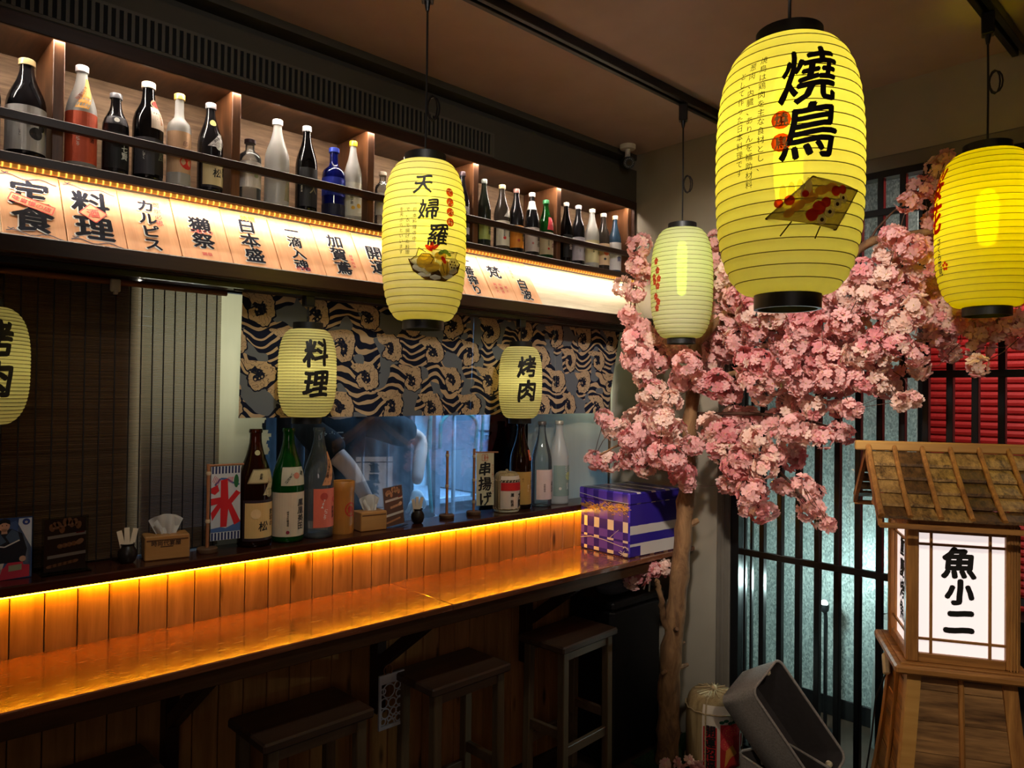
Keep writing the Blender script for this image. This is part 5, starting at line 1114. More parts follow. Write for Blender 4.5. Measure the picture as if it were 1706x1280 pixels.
for nm, pts, r0, r1 in (('branch', [(2.865, 1.828, 1.90), (2.903, 1.817, 2.086), (2.963, 1.784, 2.253), (3.02, 1.757, 2.34)], .022, .010),
        ('branch', [(2.865, 1.828, 1.89), (2.89, 1.665, 2.006), (2.901, 1.45, 1.942), (2.911, 1.232, 2.084), (2.891, 1.11, 2.236), (2.903, .905, 2.253), (2.969, .733, 2.275)], .024, .011),
        ('branch', [(2.859, 1.838, 1.678), (2.869, 1.622, 1.756), (2.892, 1.393, 1.778), (2.916, 1.163, 1.798), (2.901, .943, 1.858), (2.976, .733, 1.895)], .014, .004),
        ('branch', [(2.855, 1.848, 1.38), (2.775, 1.922, 1.46), (2.658, 2.033, 1.445), (2.493, 2.121, 1.366)], .012, .0025),
        ('branch', [(2.853, 1.844, 1.704), (2.765, 1.952, 1.839), (2.672, 2.01, 1.971), (2.665, 2.014, 2.133), (2.69, 1.986, 2.35)], .012, .0025),
        ('branch', [(2.665, 2.014, 2.133), (2.609, 2.038, 2.143)], .004, .002),
        ('branch', [(2.854, 1.848, 1.434), (2.791, 1.631, 1.462), (2.828, 1.461, 1.384), (2.871, 1.353, 1.27), (2.893, 1.266, 1.159), (2.919, 1.241, 1.135)], .009, .002),
        ('branch', [(2.871, 1.829, 1.57), (2.835, 1.519, 1.579), (2.883, 1.337, 1.559), (2.905, 1.179, 1.518)], .009, .0025),
        ('branch', [(2.791, 1.631, 1.462), (2.813, 1.545, 1.304), (2.805, 1.486, 1.188)], .005, .002),
        ('branch', [(2.891, 1.11, 2.236), (2.902, 1.028, 2.334), (2.928, .934, 2.412), (2.954, .853, 2.528)], .005, .002),
        ('branch', [(2.795, 1.897, .56), (2.757, 1.913, .648), (2.723, 1.90, .723), (2.70, 1.905, .813), (2.689, 1.91, .84)], .016, .009)):
    limb(nm, pts, r0, r1)
PETAL = [paper('petal_pink', (248, 200, 194), .35, scale=80, var=.14, tcol=(248, 178, 174)), paper('petal_rose', (240, 168, 168), .35, scale=80, var=.16, tcol=(240, 146, 148)),
         paper('petal_cream', (250, 220, 204), .35, scale=80, var=.10, tcol=(250, 212, 196))]
STAMEN = plain('stamen_yellow', (206, 170, 90), .7)
def flower(seed, n1=6, n2=5):
    r_ = random.Random(seed); g = MB()
    for ring, (n, L, w, lift, z0) in enumerate(((n1, 1., .62, .30, 0), (n2, .74, .50, .62, .12))):
        for k in range(n):
            a = 2*PI*(k+.5*ring)/n+r_.uniform(-.2, .2); L2 = L*r_.uniform(.85, 1.1); lf = lift+r_.uniform(-.15, .2); w2 = w*r_.uniform(.85, 1.1)
            P = [(0.04, 0, 0), (.45, -.5*w2, .10), (.86, -.44*w2, .06), (.98, -.18*w2, 0), (.90, 0, .03), (1., .2*w2, -.02), (.86, .46*w2, .08), (.45, .5*w2, .10), (.5, 0, -.03)]
            vs = []
            for x, y, z in P:
                x *= L2; zz = z*L2+lf*x*x*.55+z0; vs.append((x*math.cos(a)-y*math.sin(a), x*math.sin(a)+y*math.cos(a), zz+.06*math.sin(9*y+seed+k)))
            g.add(vs, [(8, i, i+1) for i in range(7)]+[(8, 7, 0)])
    g.add([(.10*math.cos(q), .10*math.sin(q), .20) for q in (0, 1.57, 3.14, 4.71)]+[(0, 0, .30)], [(0, 1, 4), (1, 2, 4), (2, 3, 4), (3, 0, 4)], 1)
    return g
FL = [flower(k) for k in range(5)]
FLM = [[f.mesh('blossom', [PETAL[c], STAMEN], True, 80) for f in FL] for c in range(3)]
FV = [np.array(f.v) for f in FL]
rb = random.Random(21); sites = []
for (bx, by, bz, R) in BLOBS:
    cc = rb.choices((0, 1, 2), (5, 1.6, 3.0))[0]; n = max(9, int(6.2*(R/.031)**2)); off = rb.random()*6
    R2 = R*.78
    for k in range(n):                                      # a pompon of flowers facing outwards
        zz = 1-2*(k+.5)/n; th = k*2.39996+off; q = math.sqrt(1-zz*zz)
        d = Vector((q*math.cos(th), q*math.sin(th), zz)); d = (d+Vector([rb.gauss(0, .28) for _ in range(3)])).normalized()
        p = Vector((bx, by, bz))+d*R2*rb.uniform(.72, 1.08)
        if p.x > 3.06: p.x = 3.06-rb.random()*.03
        c = cc if rb.random() < .72 else rb.choice((0, 0, 1, 2))
        M = Matrix.Translation(rel(p)) @ d.to_track_quat('Z', 'Y').to_matrix().to_4x4() @ Matrix.Rotation(rb.uniform(0, 6), 4, 'Z') @ Matrix.Scale(rb.uniform(.0205, .0285), 4)
        # how open to the room the flower stands: nearest and facing the room first
        toward = (Vector((0, 0, H))-p); sc_v = d.dot(toward.normalized())*.35-toward.length*.25+rb.uniform(0, .25)
        sites.append((sc_v, c, rb.randrange(5), M))
sites.sort(key=lambda s: -s[0])
for sv, c, k, M in sites[:298]:
    o = link('blossom', FLM[c][k], tree); o.matrix_local = M
g = [[[], [], 0] for _ in range(3)]
for sv, c, k, M in sites[298:]:
    A = np.array(M); v = FV[k] @ A[:3, :3].T+A[:3, 3]; G = g[c]; G[0].append(v); G[1].append((k, G[2])); G[2] += len(v)
allv = []; allf = []; mi = []; n0 = 0
for c in range(3):
    for v, (k, off) in zip(g[c][0], g[c][1]):
        allv.append(v); allf += [tuple(i+n0 for i in f) for f in FL[k].f]; mi += [c if q == 0 else 3 for q in FL[k].mi]; n0 += len(v)
me = bpy.data.meshes.new('blossom_mass'); me.from_pydata(np.concatenate(allv).tolist(), [], allf)
for m in PETAL+[STAMEN]: me.materials.append(m)
me.polygons.foreach_set('material_index', mi); me.shade_smooth(); me.update()
o = link('blossom_mass', me, tree); o['kind'] = 'stuff'
g = MB(); r_ = random.Random(8)
for (bx, by, bz, R) in BLOBS:                               # thin twigs between the pompons
    if bz < .9: continue
    near = sorted(BLOBS, key=lambda b: (b[0]-bx)**2+(b[1]-by)**2+(b[2]-bz)**2)[2+r_.randrange(4)]
    a = rel((bx, by, bz)); b_ = rel(near[:3]); mid = (a+b_)/2+Vector((-.03, -.02, r_.uniform(-.03, .05)))
    if rel((0, 0, 0)).length: g.tube([a, mid, b_], .0014, 4)
g.build('twigs', TWIG, tree, kind='stuff')
g = MB()
for k in range(26):
    b = r_.choice(BLOBS[40:150]); p = rel(b[:3])+Vector((-.05, -.05, r_.uniform(-.05, .06)))
    g.grid(lambda u, v: p+Vector((.006*(u-.5)*2*(1-v), -.004*v, .02*(v-.3)))+Vector((.01*math.sin(k+v), 0, 0)), 2, 3)
g.build('young_leaves', plain('leaf_green', (150, 152, 74), .7), tree, kind='stuff')
# green mat with fallen blossom at the foot
t = thing('grass_mat', (2.86, 1.80, .001), 'small dark green artificial grass mat under the cherry tree', 'mat')
MB().box(-.19, -.30, 0, .23, .22, .012).build('mat_base', plain('mat_green', (30, 52, 26), .95, var=.4, scale=160, bump=.6), t)
g = MB(); r_ = random.Random(2)
for k in range(2600):
    x, y = r_.uniform(-.19, .23), r_.uniform(-.30, .22); a = r_.uniform(0, 6); g.add([(x-.0012*math.cos(a), y-.0012*math.sin(a), .011), (x+.0012*math.cos(a), y+.0012*math.sin(a), .011), (x+r_.uniform(-.006, .006), y+r_.uniform(-.006, .006), .024)], [(0, 1, 2)])
g.build('grass_blades', plain('grass_green', (44, 78, 34), .9, var=.3), t, kind='stuff')
t = thing('fallen_blossoms', (2.715, 1.795, .014), 'spray of fallen pink blossoms lying at the foot of the tree', 'blossoms')
for k in range(16):
    u = r_.random(); o = link('blossom', FLM[0 if k % 3 else 2][k % 5], t)
    o.matrix_local = Matrix.Translation((-.055+.13*u+r_.gauss(0, .012), .035-.085*u+r_.gauss(0, .012), .022+r_.uniform(0, .05))) @ Matrix.Rotation(r_.uniform(0, 6), 4, 'Z') @ Matrix.Rotation(r_.uniform(.2, 1.4), 4, 'X') @ Matrix.Scale(.028, 4)

# ================================================================== floor things at the right
barrel((2.915, 1.755, .0135), .118, .335, 'straw wrapped sake barrel printed with a lucky cat, standing on the floor by the tree', -.55, False)
FAB = plain('basket_grey_cloth', (150, 142, 136), .95, var=.18, scale=140, bump=.5); FABIN = plain('basket_dark_lining', (58, 52, 52), .9, var=.1, scale=60); KNOT = plain('knot_cotton', (206, 190, 160), .85, var=.15, scale=120, bump=.4)
def basket(name, M, W_, L_, D_, lab, knots):
    """open-topped cloth box: local x,y span the rim, -z goes down into it; rim at z=0"""
    t = bpy.data.objects.new(name, None); C.objects.link(t); t.matrix_world = M; tag(t, lab, 'basket', 'grey cloth baskets')
    def ring(w, l, z, r=.035, n=5):
        P = []
        for (sx, sy, a0) in ((1, 1, 0), (-1, 1, PI/2), (-1, -1, PI), (1, -1, 3*PI/2)):
            for k in range(n+1):
                a = a0+PI/2*k/n; P.append((sx*(w/2-r)+r*math.cos(a), sy*(l/2-r)+r*math.sin(a), z))
        return P
    def shell(rings, cap=True, flip=False):
        vs = []; fs = []; m = len(rings[0])
        for R_ in rings: vs += R_
        for i in range(len(rings)-1):
            for k in range(m):
                f = (i*m+k, i*m+(k+1) % m, (i+1)*m+(k+1) % m, (i+1)*m+k); fs.append(f[::-1] if flip else f)
        if cap: fs.append(tuple((len(rings)-1)*m+k for k in range(m)) if not flip else tuple((len(rings)-1)*m+k for k in range(m))[::-1])
        return vs, fs
    MB().add(*shell([ring(W_, L_, 0), ring(W_*.985, L_*.99, -D_*.5), ring(W_*.95, L_*.97, -D_*.97), ring(W_*.9, L_*.94, -D_)], True, True)).build('outer_cloth', FAB, t, True, 50)
    MB().add(*shell([ring(W_-.012, L_-.012, 0, .03), ring(W_*.97-.02, L_*.97-.02, -D_*.5, .03), ring(W_*.93-.02, L_*.94-.02, -D_*.95, .03)])).build('inner_lining', FABIN, t, True, 50)
    MB().tube([Vector(p) for p in ring(W_-.006, L_-.006, .0015, .032)], .0055, 8, closed=True).build('rim_piping', FAB, t, True)
    for (x, y, dx, dy) in knots:
        k = MB().sphere((x, y, -.035), .013, 10, 8, (1, 1, 1.2)).tube([(x-dx*1.2, y-dy*1.2, -.030), (x, y, -.034), (x+dx*.6, y+dy*.6, -.052), (x+dx*.8, y+dy*.8, -.066)], [.007, .009, .008, .006], 8)
        k.build('rope_knot', KNOT, t, True)
    return t
dA = 2.82; px = dA/1222.2
u_ = (Rt*69+Up*32+Fw*67.6).normalized(); v_ = (Rt*100-Up*150-Fw*31).normalized(); w_ = u_.cross(v_).normalized()
A_ = Vector((0, 0, H))+(Fw+Rt*((1251-853)/1222.2)-Up*((1152-640)/1222.2))*dA
Wb, Lb, Db = 102*px*1.0, 183*px*1.06, 77*px*1.05
ax = Matrix((u_, -v_, u_.cross(-v_).normalized())).transposed()
zax = u_.cross(-v_)                                          # points out of the opening, to the room
Mb = ax.to_4x4(); Mb.translation = A_+u_*Wb/2+v_*Lb/2
basket('storage_basket', Mb, Wb, Lb, Db, 'open grey cloth storage basket tipped on its side, leaning in front of the lattice window', [(-Wb*.34, Lb*.455, .0, .010), (Wb*.22, Lb*.455, 0, .010), (Wb*.2, -Lb*.45, 0, -.010)])
Mq = Matrix.Translation((2.735, 1.30, .234)) @ Matrix.Rotation(-.35, 4, 'Z')
basket('storage_basket', Mq, .25, .36, .233, 'upright grey cloth storage basket on the floor under the tipped basket', [(0, .165, 0, .006)])

# ================================================================== big wooden shop lantern
LW = wood('lantern_wood', (106, 64, 30), (190, 134, 70), 'z', .45, 1.5, bump=.25); LWX = wood('lantern_wood_cross', (106, 64, 30), (190, 134, 70), 'x', .45, 1.5, bump=.25)
BURNT = [wood('shingle_wood_a', (60, 38, 18), (182, 142, 80), 'y', .5, 2.2, bump=.4, contrast=1.5), wood('shingle_wood_b', (40, 24, 12), (112, 78, 40), 'y', .5, 2.8, bump=.4, contrast=1.5), wood('shingle_wood_c', (84, 54, 26), (186, 146, 84), 'y', .5, 1.7, bump=.4, contrast=1.4)]
PLK = wood('burnt_plank', (70, 46, 28), (172, 128, 80), 'x', .45, 1.15, True, bump=.4, contrast=1.5); PLKY = wood('burnt_plank_side', (70, 42, 20), (176, 120, 60), 'y', .45, 1.15, True, bump=.4, contrast=1.5)
RIDGE = wood('ridge_beam_wood', (150, 104, 48), (204, 158, 88), 'x', .4, .4, True, bump=.15)
t = thing('shop_lantern', (2.723, .771, 0), 'tall wooden shop lantern with a shingled roof and a glowing white panel of three characters', 'lantern', None, math.radians(-60.7))
SL = t
def panel_mat():
    n = NT('lit_white_panel'); v = n.co(); s = n.n('SeparateXYZ'); n.l(v, s.inputs[0])
    c = lin((250, 238, 236)); n.set(Base_Color=c, Emission_Color=c, Roughness=.3)
    n.set(Emission_Strength=.80); return n.m
PANE = panel_mat()
hw = .155
zb, zt = .822, 1.262
for sx in (-1, 1):
    for sy in (-1, 1): MB().box(sx*hw-sx*.036, sy*hw-sy*.036, zb, sx*hw, sy*hw, zt, .004).build('corner_post', LW, t)
for k in range(4):
    Mk = Matrix.Rotation(k*PI/2, 4, 'Z')
    for z0, z1, nm in ((zb, .850, 'panel_rail'), (1.228, zt, 'panel_rail')): MB().box(-.119, -hw+.004, z0, .119, -hw+.026, z1, .002, Mk).build(nm, LWX, t)
    MB().box(-.119, -hw+.018, .850, .119, -hw+.022, 1.228, 0, Mk).build('lit_pane', PANE, t)
    for x in (-.083, .079): MB().box(x-.004, -hw+.009, .850, x+.004, -hw+.0175, 1.228, .001, Mk).build('muntin', LW, t)
    for z in (.894, 1.192): MB().box(-.119, -hw+.010, z-.004, .119, -hw+.0176, z+.004, .001, Mk).build('muntin', LWX, t)
    ey = Mk @ Vector((1, 0, 0)); o_ = Mk @ Vector((0, -hw+.018, 1.048)); m = MB()
    if k == 0:
        sf = plane_surf(o_+Vector((-.002, 0, 0)), ey, (0, 0, 1), .0009)
        text2d(m, '魚', .100, -.002, .090, sf, True, 1, .06, 2, 0, .5); text2d(m, '小', .080, .000, .000, sf, True, 1, .085, 2, 0, .6); text2d(m, '二', .088, 0, -.092, sf, True, 1, .085, 4, 0, .9)
    else: text2d(m, '重慶烤魚', .068, 0, 0, plane_surf(o_, ey, (0, 0, 1), .0009), True, 1.05, .05, 1, 0, 1.2)
    m.build('lettering', INK, t, label='black brush characters on the lit pane')
g = MB()
for q in (-.131, -.139, -.147): g.box(hw-.0005, q-.002, zb, hw+.003, q+.002, zt); g.box(-q-.002, -hw-.003, zb, -q+.002, -hw+.0005, zt)
g.build('post_moulding', LW, t)
MB().box(-.192, -.192, .790, .192, .192, .816, .008).box(-.172, -.172, .816, .172, .172, .8215, .002).build('sill', LWX, t)
MB().box(-hw+.002, -hw+.002, 1.262, hw-.002, hw-.002, 1.275).build('head_board', LW, t)
# roof: concave slope, five courses of shingles, battens over the joints
def rz_(y): q = abs(y)/.262; return 1.478-.205*(1.22*q-.22*q*q)
cy = [.012, .062, .110, .158, .208, .258]; bxs = [-.245, -.166, -.083, 0, .083, .166, .245]; r_ = random.Random(4)
for sy in (-1, 1):
    for i in range(5):
        for j in range(6):
            y0, y1 = cy[i], cy[i+1]+.006; x0, x1 = bxs[j]+.001, bxs[j+1]-.001; zo = r_.uniform(0, .002)
            v = []
            for th in (0, .009):
                for y, e in ((y0, -.002), (y1, .014)):
                    for x in (x0, x1): v.append((x, sy*y, rz_(y)+e+zo+th-.003))
            MB().add(v, [(0, 2, 3, 1), (4, 5, 7, 6), (0, 1, 5, 4), (2, 6, 7, 3), (0, 4, 6, 2), (1, 3, 7, 5)]).build('roof_shingle', BURNT[r_.randrange(3)], t, fix=True)
    for x in bxs:
        big = abs(x) > .2; MB().tube([(x, sy*(.01+.256*k/8), rz_(.01+.256*k/8)+.021) for k in range(9)], .0095 if big else .008, 8).build('roof_batten', LW, t, True)
    MB().bar((-.25, sy*.260, 1.262), (.25, sy*.260, 1.262), .012, .016, .002).build('eave_strip', LWX, t)
    for x in (-.248, .248):
        MB().add([(x-.006, sy*.258, rz_(.258)-.016), (x+.006, sy*.258, rz_(.258)-.016), (x+.006, sy*.258, rz_(.258)+.004), (x-.006, sy*.258, rz_(.258)+.004), (x-.006, sy*.005, rz_(.005)-.024), (x+.006, sy*.005, rz_(.005)-.024), (x+.006, sy*.005, rz_(.005)+.004), (x-.006, sy*.005, rz_(.005)+.004)],
                 [(0, 1, 2, 3), (7, 6, 5, 4), (0, 4, 5, 1), (3, 2, 6, 7), (0, 3, 7, 4), (1, 5, 6, 2)]).build('barge_board', LW, t, fix=True)
MB().box(-.285, -.016, 1.474, .285, .016, 1.506, .004).build('ridge_beam', RIDGE, t)
for x in (-.205, .205): MB().prism([(-.15, 1.275), (.15, 1.275), (.0, 1.46)], -.005, .005, Matrix.Translation((x, 0, 0)) @ Matrix.Rotation(PI/2, 4, 'Z')).build('gable_board', LW, t, fix=True)
# flared plank base
def bw(z): q = (0.79-z)/.79; return .140+.060*q+.055*q**3
zs = [.788, .735, .640, .545, .450, .355, .260, .165, .075, .002]
for k in range(4):
    Mk = Matrix.Rotation(k*PI/2, 4, 'Z'); mt = PLK if k % 2 == 0 else PLKY
    for i in range(9):
        z1, z0 = zs[i]-.001, zs[i+1]+.001; a, b = bw(z0), bw(z1); jz = .0015*((i*7+k) % 3)
        for s0, s1 in ((-1, 0), (0, 1)):
            v = [Mk @ Vector(p) for p in ((s0*(a-.03), -a-jz, z0), (s1*(a-.03), -a-jz, z0), (s1*(b-.03), -b-jz, z1), (s0*(b-.03), -b-jz, z1), (s0*(a-.03), -a+.014, z0), (s1*(a-.03), -a+.014, z0), (s1*(b-.03), -b+.014, z1), (s0*(b-.03), -b+.014, z1))]
            MB().add(v, [(0, 1, 2, 3), (7, 6, 5, 4), (0, 4, 5, 1), (3, 2, 6, 7), (0, 3, 7, 4), (1, 5, 6, 2)]).build('plank', mt, t, fix=True)
    MB().tube([Mk @ Vector((0, -bw(z)-.005, z)) for z in zs], .0085, 6).build('centre_batten', LW, t, True)
    g = MB(); vs = []; fs = []
    for z in zs:
        a = bw(z)+.010
        for (x, y) in ((-a, -a), (-a+.040, -a), (-a+.040, -a+.02), (-a+.02, -a+.02), (-a+.02, -a+.040), (-a, -a+.040)): vs.append(Mk @ Vector((x, y, z)))
    for i in range(len(zs)-1):
        for q in range(6): fs.append((i*6+q, i*6+(q+1) % 6, (i+1)*6+(q+1) % 6, (i+1)*6+q))
    fs += [tuple(range(6)), tuple(range((len(zs)-1)*6+5, (len(zs)-1)*6-1, -1))]
    g.add(vs, fs).build('corner_trim', RIDGE if k == 0 else LW, t, fix=True)  # front-left trim takes a lighter wood for the yellow light on it
sw = MB().box(-.010, -.020, -.036, .010, .020, .036, .008, Matrix.Translation((-bw(.72)-.022, .105, .722)) @ Matrix.Rotation(-.45, 4, 'X'))
sw.build('cord_switch', plain('switch_cream', (214, 204, 178), .4), t, label='cream cord switch on the side')
MB().tube([(-.165, .11, .69), (-.20, .10, .60), (-.21, .12, .45), (-.24, .14, .2), (-.28, .15, .02)], .003, 6).build('power_cord', BLACK, t, True)

# ================================================================== beyond the lattice window
def galv_mat():
    n = NT('galvanised_sheet'); v = n.co(); vo = n.n('TexVoronoi'); vo.inputs['Scale'].default_value = 95; n.l(n.co((1, 1.6, 1)), vo.inputs['Vector'])
    s = n.n('SeparateColor'); n.l(vo.outputs['Color'], s.inputs[0]); f = n.math('ADD', n.math('MULTIPLY', s.outputs[0], .6), n.math('MULTIPLY', n.noise(n.co((1, 1, .4)), 7, 4), .4))
    n.set(Base_Color=n.ramp(f, [(.15, lin((120, 132, 130))), (.5, lin((156, 170, 168))), (.9, lin((204, 214, 208)))]), Metallic=.25, Roughness=.45)
    n.bump(f, .3, .002); return n.m
gal = thing('metal_fence', (3.86, 1.85, 0), 'galvanised sheet metal fence outside the lattice window, lit by a small lamp', 'fence')
GALV = galv_mat()
for k in range(4): MB().box(-.006-.003*(k % 2), -.62+.313*k, .10, .004, -.62+.313*(k+1)+.01, 3.0, .001).build('sheet_panel', GALV, gal)
MB().box(-.010, -.64, 0, .01, .645, .10, .004).box(.012, -.64, 0, .05, -.58, 3.0).box(.012, .58, 0, .05, .64, 3.0).build('fence_frame', BLACKMETAL, gal)
fl = thing('outdoor_lamp', (3.62, 1.572, 0), 'small bright round lamp on a short post in front of the metal fence', 'lamp')
MB().tube([(.02, 0, 0), (.02, 0, .56), (.012, 0, .60)], .010, 8).lathe([(.045, 0), (.04, .012), (.012, .02)], 16, (.02, 0, 0)).build('post', BLACKMETAL, fl, True)
MB().lathe([(.010, -.03), (.020, -.018), (.022, 0), (.020, .012)], 16, (.006, 0, .62)).build('lamp_cup', BLACKMETAL, fl, True)
MB().sphere((.004, 0, .637), .015, 14, 10).build('bulb', emit('outdoor_bulb', (236, 255, 250), 60.), fl, True)
l = bpy.data.lights.new('outdoor_bulb_light', 'POINT'); l.energy = 18; l.color = (.80, 1, 1); l.shadow_soft_size = .02
o = bpy.data.objects.new('outdoor_bulb_light', l); C.objects.link(o); o.location = (3.40, 1.555, .74)
shn = thing('roller_shutter', (4.35, .60, 0), 'red roller shutter of horizontal slats across the lane beyond the lattice window', 'shutter')
RED = plain('shutter_red', (176, 30, 30), .5, var=.12, scale=3)
sm = MB().prism([(0, 0), (-.010, .008), (-.012, .022), (-.006, .036), (0, .038)], -1.9, .88, Matrix.Identity(4)).mesh('slat', RED)
for k in range(62):
    o = link('slat', sm, shn); o.location = (0, 0, .60+.039*k)
MB().box(.002, -1.9, .55, .03, .88, 3.1).build('shutter_backing', plain('shutter_dark', (60, 14, 14), .7), shn)
MB().box(-.02, .885, 0, .04, .95, 3.1, .004).build('guide_rail', BLACKMETAL, shn)
area('shutter_fill', (3.55, .55, 2.75), (4.35, .45, 1.6), .3, .9, 34, (1, .80, .72))  # unseen area light that brightens the red shutter
sg = thing('lane_sign', (4.22, 1.72, 1.2), 'narrow yellow and green upright sign in the lane beyond the lattice', 'sign')
MB().box(-.006, -.045, -.85, .006, .045, .42, .002).build('sign_board', plain('sign_yellow', (170, 150, 40), .6, var=.25, scale=6), sg)
MB().tube([(.02, 0, -1.2), (.02, 0, .8)], .015, 8).build('sign_post', BLACKMETAL, sg, True)
MB().box(-.007, -.045, .42, .006, .045, .85, .002).build('green_panel', plain('sign_green', (40, 130, 70), .6, var=.2), sg)
bs = thing('bagged_bundle', (3.70, 1.24, 0), 'grey plastic wrapped bundle standing outside at the foot of the fence', 'bundle')
MB().grid(lambda u, v: (.11*math.cos(2*PI*u)*(1-.25*v*v)*(1+.07*math.sin(5*2*PI*u+6*v)), .13*math.sin(2*PI*u)*(1-.25*v*v)*(1+.06*math.sin(7*2*PI*u)), .62*v), 40, 14).lathe([(.001, .625), (.085, .62)], 20, cap=False).build('plastic_wrap', plain('wrap_grey', (120, 122, 118), .35, var=.2, bump=.3), bs, True)
bx = thing('dark_crate', (3.70, .96, 0), 'dark crate outside beside the grey bundle', 'crate')
MB().box(-.12, -.10, 0, .12, .10, .52, .006).build('crate_body', plain('crate_dark', (40, 42, 42), .6), bx)
MB().box(-.125, -.105, .46, .125, .105, .50, .004).build('crate_rim', plain('crate_rim', (54, 56, 56), .5), bx)

# ================================================================== kitchen behind the glass
STEEL = plain('brushed_steel', (150, 156, 162), .4, .35, .5, .08, 40); STEELD = plain('dark_steel', (122, 130, 140), .4, .3, .5, .1, 30)
kc = thing('kitchen_counter', (0, 0, 0), 'stainless steel work counter behind the glass', 'counter')
MB().box(.2, 2.63, .94, 3.9, 2.98, .975, .004).build('steel_top', STEEL, kc)
MB().box(.2, 2.64, .10, 3.88, 2.96, .938).build('cabinet_front', STEELD, kc)
bk = thing('back_counter', (0, 0, 0), 'steel back counter along the kitchen rear wall', 'counter')
MB().box(1.2, 3.72, .94, 4.2, 4.29, .98, .004).build('steel_top', STEEL, bk)
MB().box(1.2, 3.76, .10, 4.2, 4.29, .938).build('cabinet_front', STEELD, bk)
ov = thing('kitchen_oven', (3.62, 3.98, .981), 'steel oven with a control strip and glass door in the bluish kitchen', 'oven')
MB().box(-.42, -.26, 0, .40, .28, .60, .01).build('oven_body', STEELD, ov)
MB().box(-.38, -.272, .06, .22, -.258, .36, .004).build('oven_door', plain('oven_glass', (84, 98, 118), .25, 0, .6), ov)
MB().box(-.40, -.270, .42, .38, -.258, .55, .003).build('control_panel', STEEL, ov)
MB().tube([(-.34, -.30, .39), (.18, -.30, .39)], .009, 8).tube([(-.34, -.26, .39), (-.34, -.30, .39)], .007, 6).tube([(.18, -.26, .39), (.18, -.30, .39)], .007, 6).build('door_handle', STEEL, ov, True)
for k in range(12): MB().box(-.30+.03*k, -.2735, .48, -.284+.03*k, -.2695, .515).build('vent_slot', BLACK, ov)
hd = thing('steel_cupboard', (3.55, 4.06, 1.72), 'steel wall cupboard above the kitchen oven', 'cupboard')
MB().box(-.5, -.2, 0, .5, .22, .55, .008).build('cupboard_body', STEEL, hd)
for s_ in (-1, 1): MB().box(s_*.25-.24, -.212, .02, s_*.25+.24, -.2, .53, .003).build('door', STEEL, hd)
cu_ = thing('kitchen_curtain', (2.22, 3.52, .101), 'dark grey cloth curtain hanging behind the cook in the kitchen', 'curtain')
MB().grid(lambda u, v: (-.72+1.05*u, .030*math.sin(38*u)+.012*math.sin(90*u+3*v), 2.5*v), 90, 6).build('cloth', plain('kitchen_curtain_grey', (50, 46, 46), .9, var=.2), cu_, True)
MB().tube([(-.78, 0, 2.51), (.38, 0, 2.51)], .012, 8).build('curtain_rod', STEEL, cu_, True)
hs = thing('hose', (2.72, 3.34, 1.33), 'pale teal plastic hose looped over a tap in the kitchen', 'hose')
TEAL = glass('hose_teal', (150, 210, 200), .1, 1., .6, (96, 160, 156))
for q, (w_, hgt, dx) in enumerate(((.20, .25, 0), (.14, .21, .03))):
    MB().tube([(-w_*math.cos(a)+dx, .02*q, .17-.05*q+(hgt-.12)*math.sin(a) if math.sin(a) > 0 else 0) for a in [PI*k/16 for k in range(17)]]+[(w_+dx-.01, .02*q, .0), (w_+dx-.03, .02*q, -.30)], .011, 8).build('hose_loop', TEAL, hs, True)
MB().tube([(-.20, 0, .17), (-.215, 0, -.02), (-.18, 0, -.36)], .011, 8).build('hose_loop', TEAL, hs, True)
MB().tube([(0, .03, -1.229), (0, .03, .33)], .012, 10).tube([(-.05, .03, .24), (.07, .03, .27)], .010, 8).build('tap', STEEL, hs, True)
ps = thing('steel_post', (2.66, 3.46, .1), 'upright steel post in the middle of the kitchen', 'post')
MB().box(-.02, -.02, 0, .02, .02, 2.59, .003).build('post', STEELD, ps)
rf = thing('steel_fridge', (.70, 3.98, .101), 'tall dark steel fridge at the kitchen rear left', 'fridge')
MB().box(-.45, -.3, 0, .45, .29, 1.9, .01).build('fridge_body', STEELD, rf)
for s_ in (-1, 1):
    MB().box(s_*.225-.215, -.315, .05, s_*.225+.215, -.3, 1.85, .004).build('door', STEELD, rf)
    MB().box(s_*.03-.008, -.345, .85, s_*.03+.008, -.315, 1.15, .003).build('handle', STEEL, rf)
pt = thing('steaming_pot', (1.98, 2.80, .976), 'wide steel pot steaming on the kitchen counter under the cook\'s hands', 'pot')
MB().lathe([(.13, 0), (.14, .01), (.14, .10), (.145, .105), (.137, .108), (.132, .02), (.001, .018)], 28, cap=False).lathe([(.001, 0), (.13, 0)], 28, cap=False).build('pot_body', STEEL, pt, True, 50)
for s_ in (-1, 1): MB().tube([(s_*.14, -.03, .08), (s_*.17, -.02, .082), (s_*.17, .02, .082), (s_*.14, .03, .08)], .006, 6).build('handle', STEEL, pt, True)

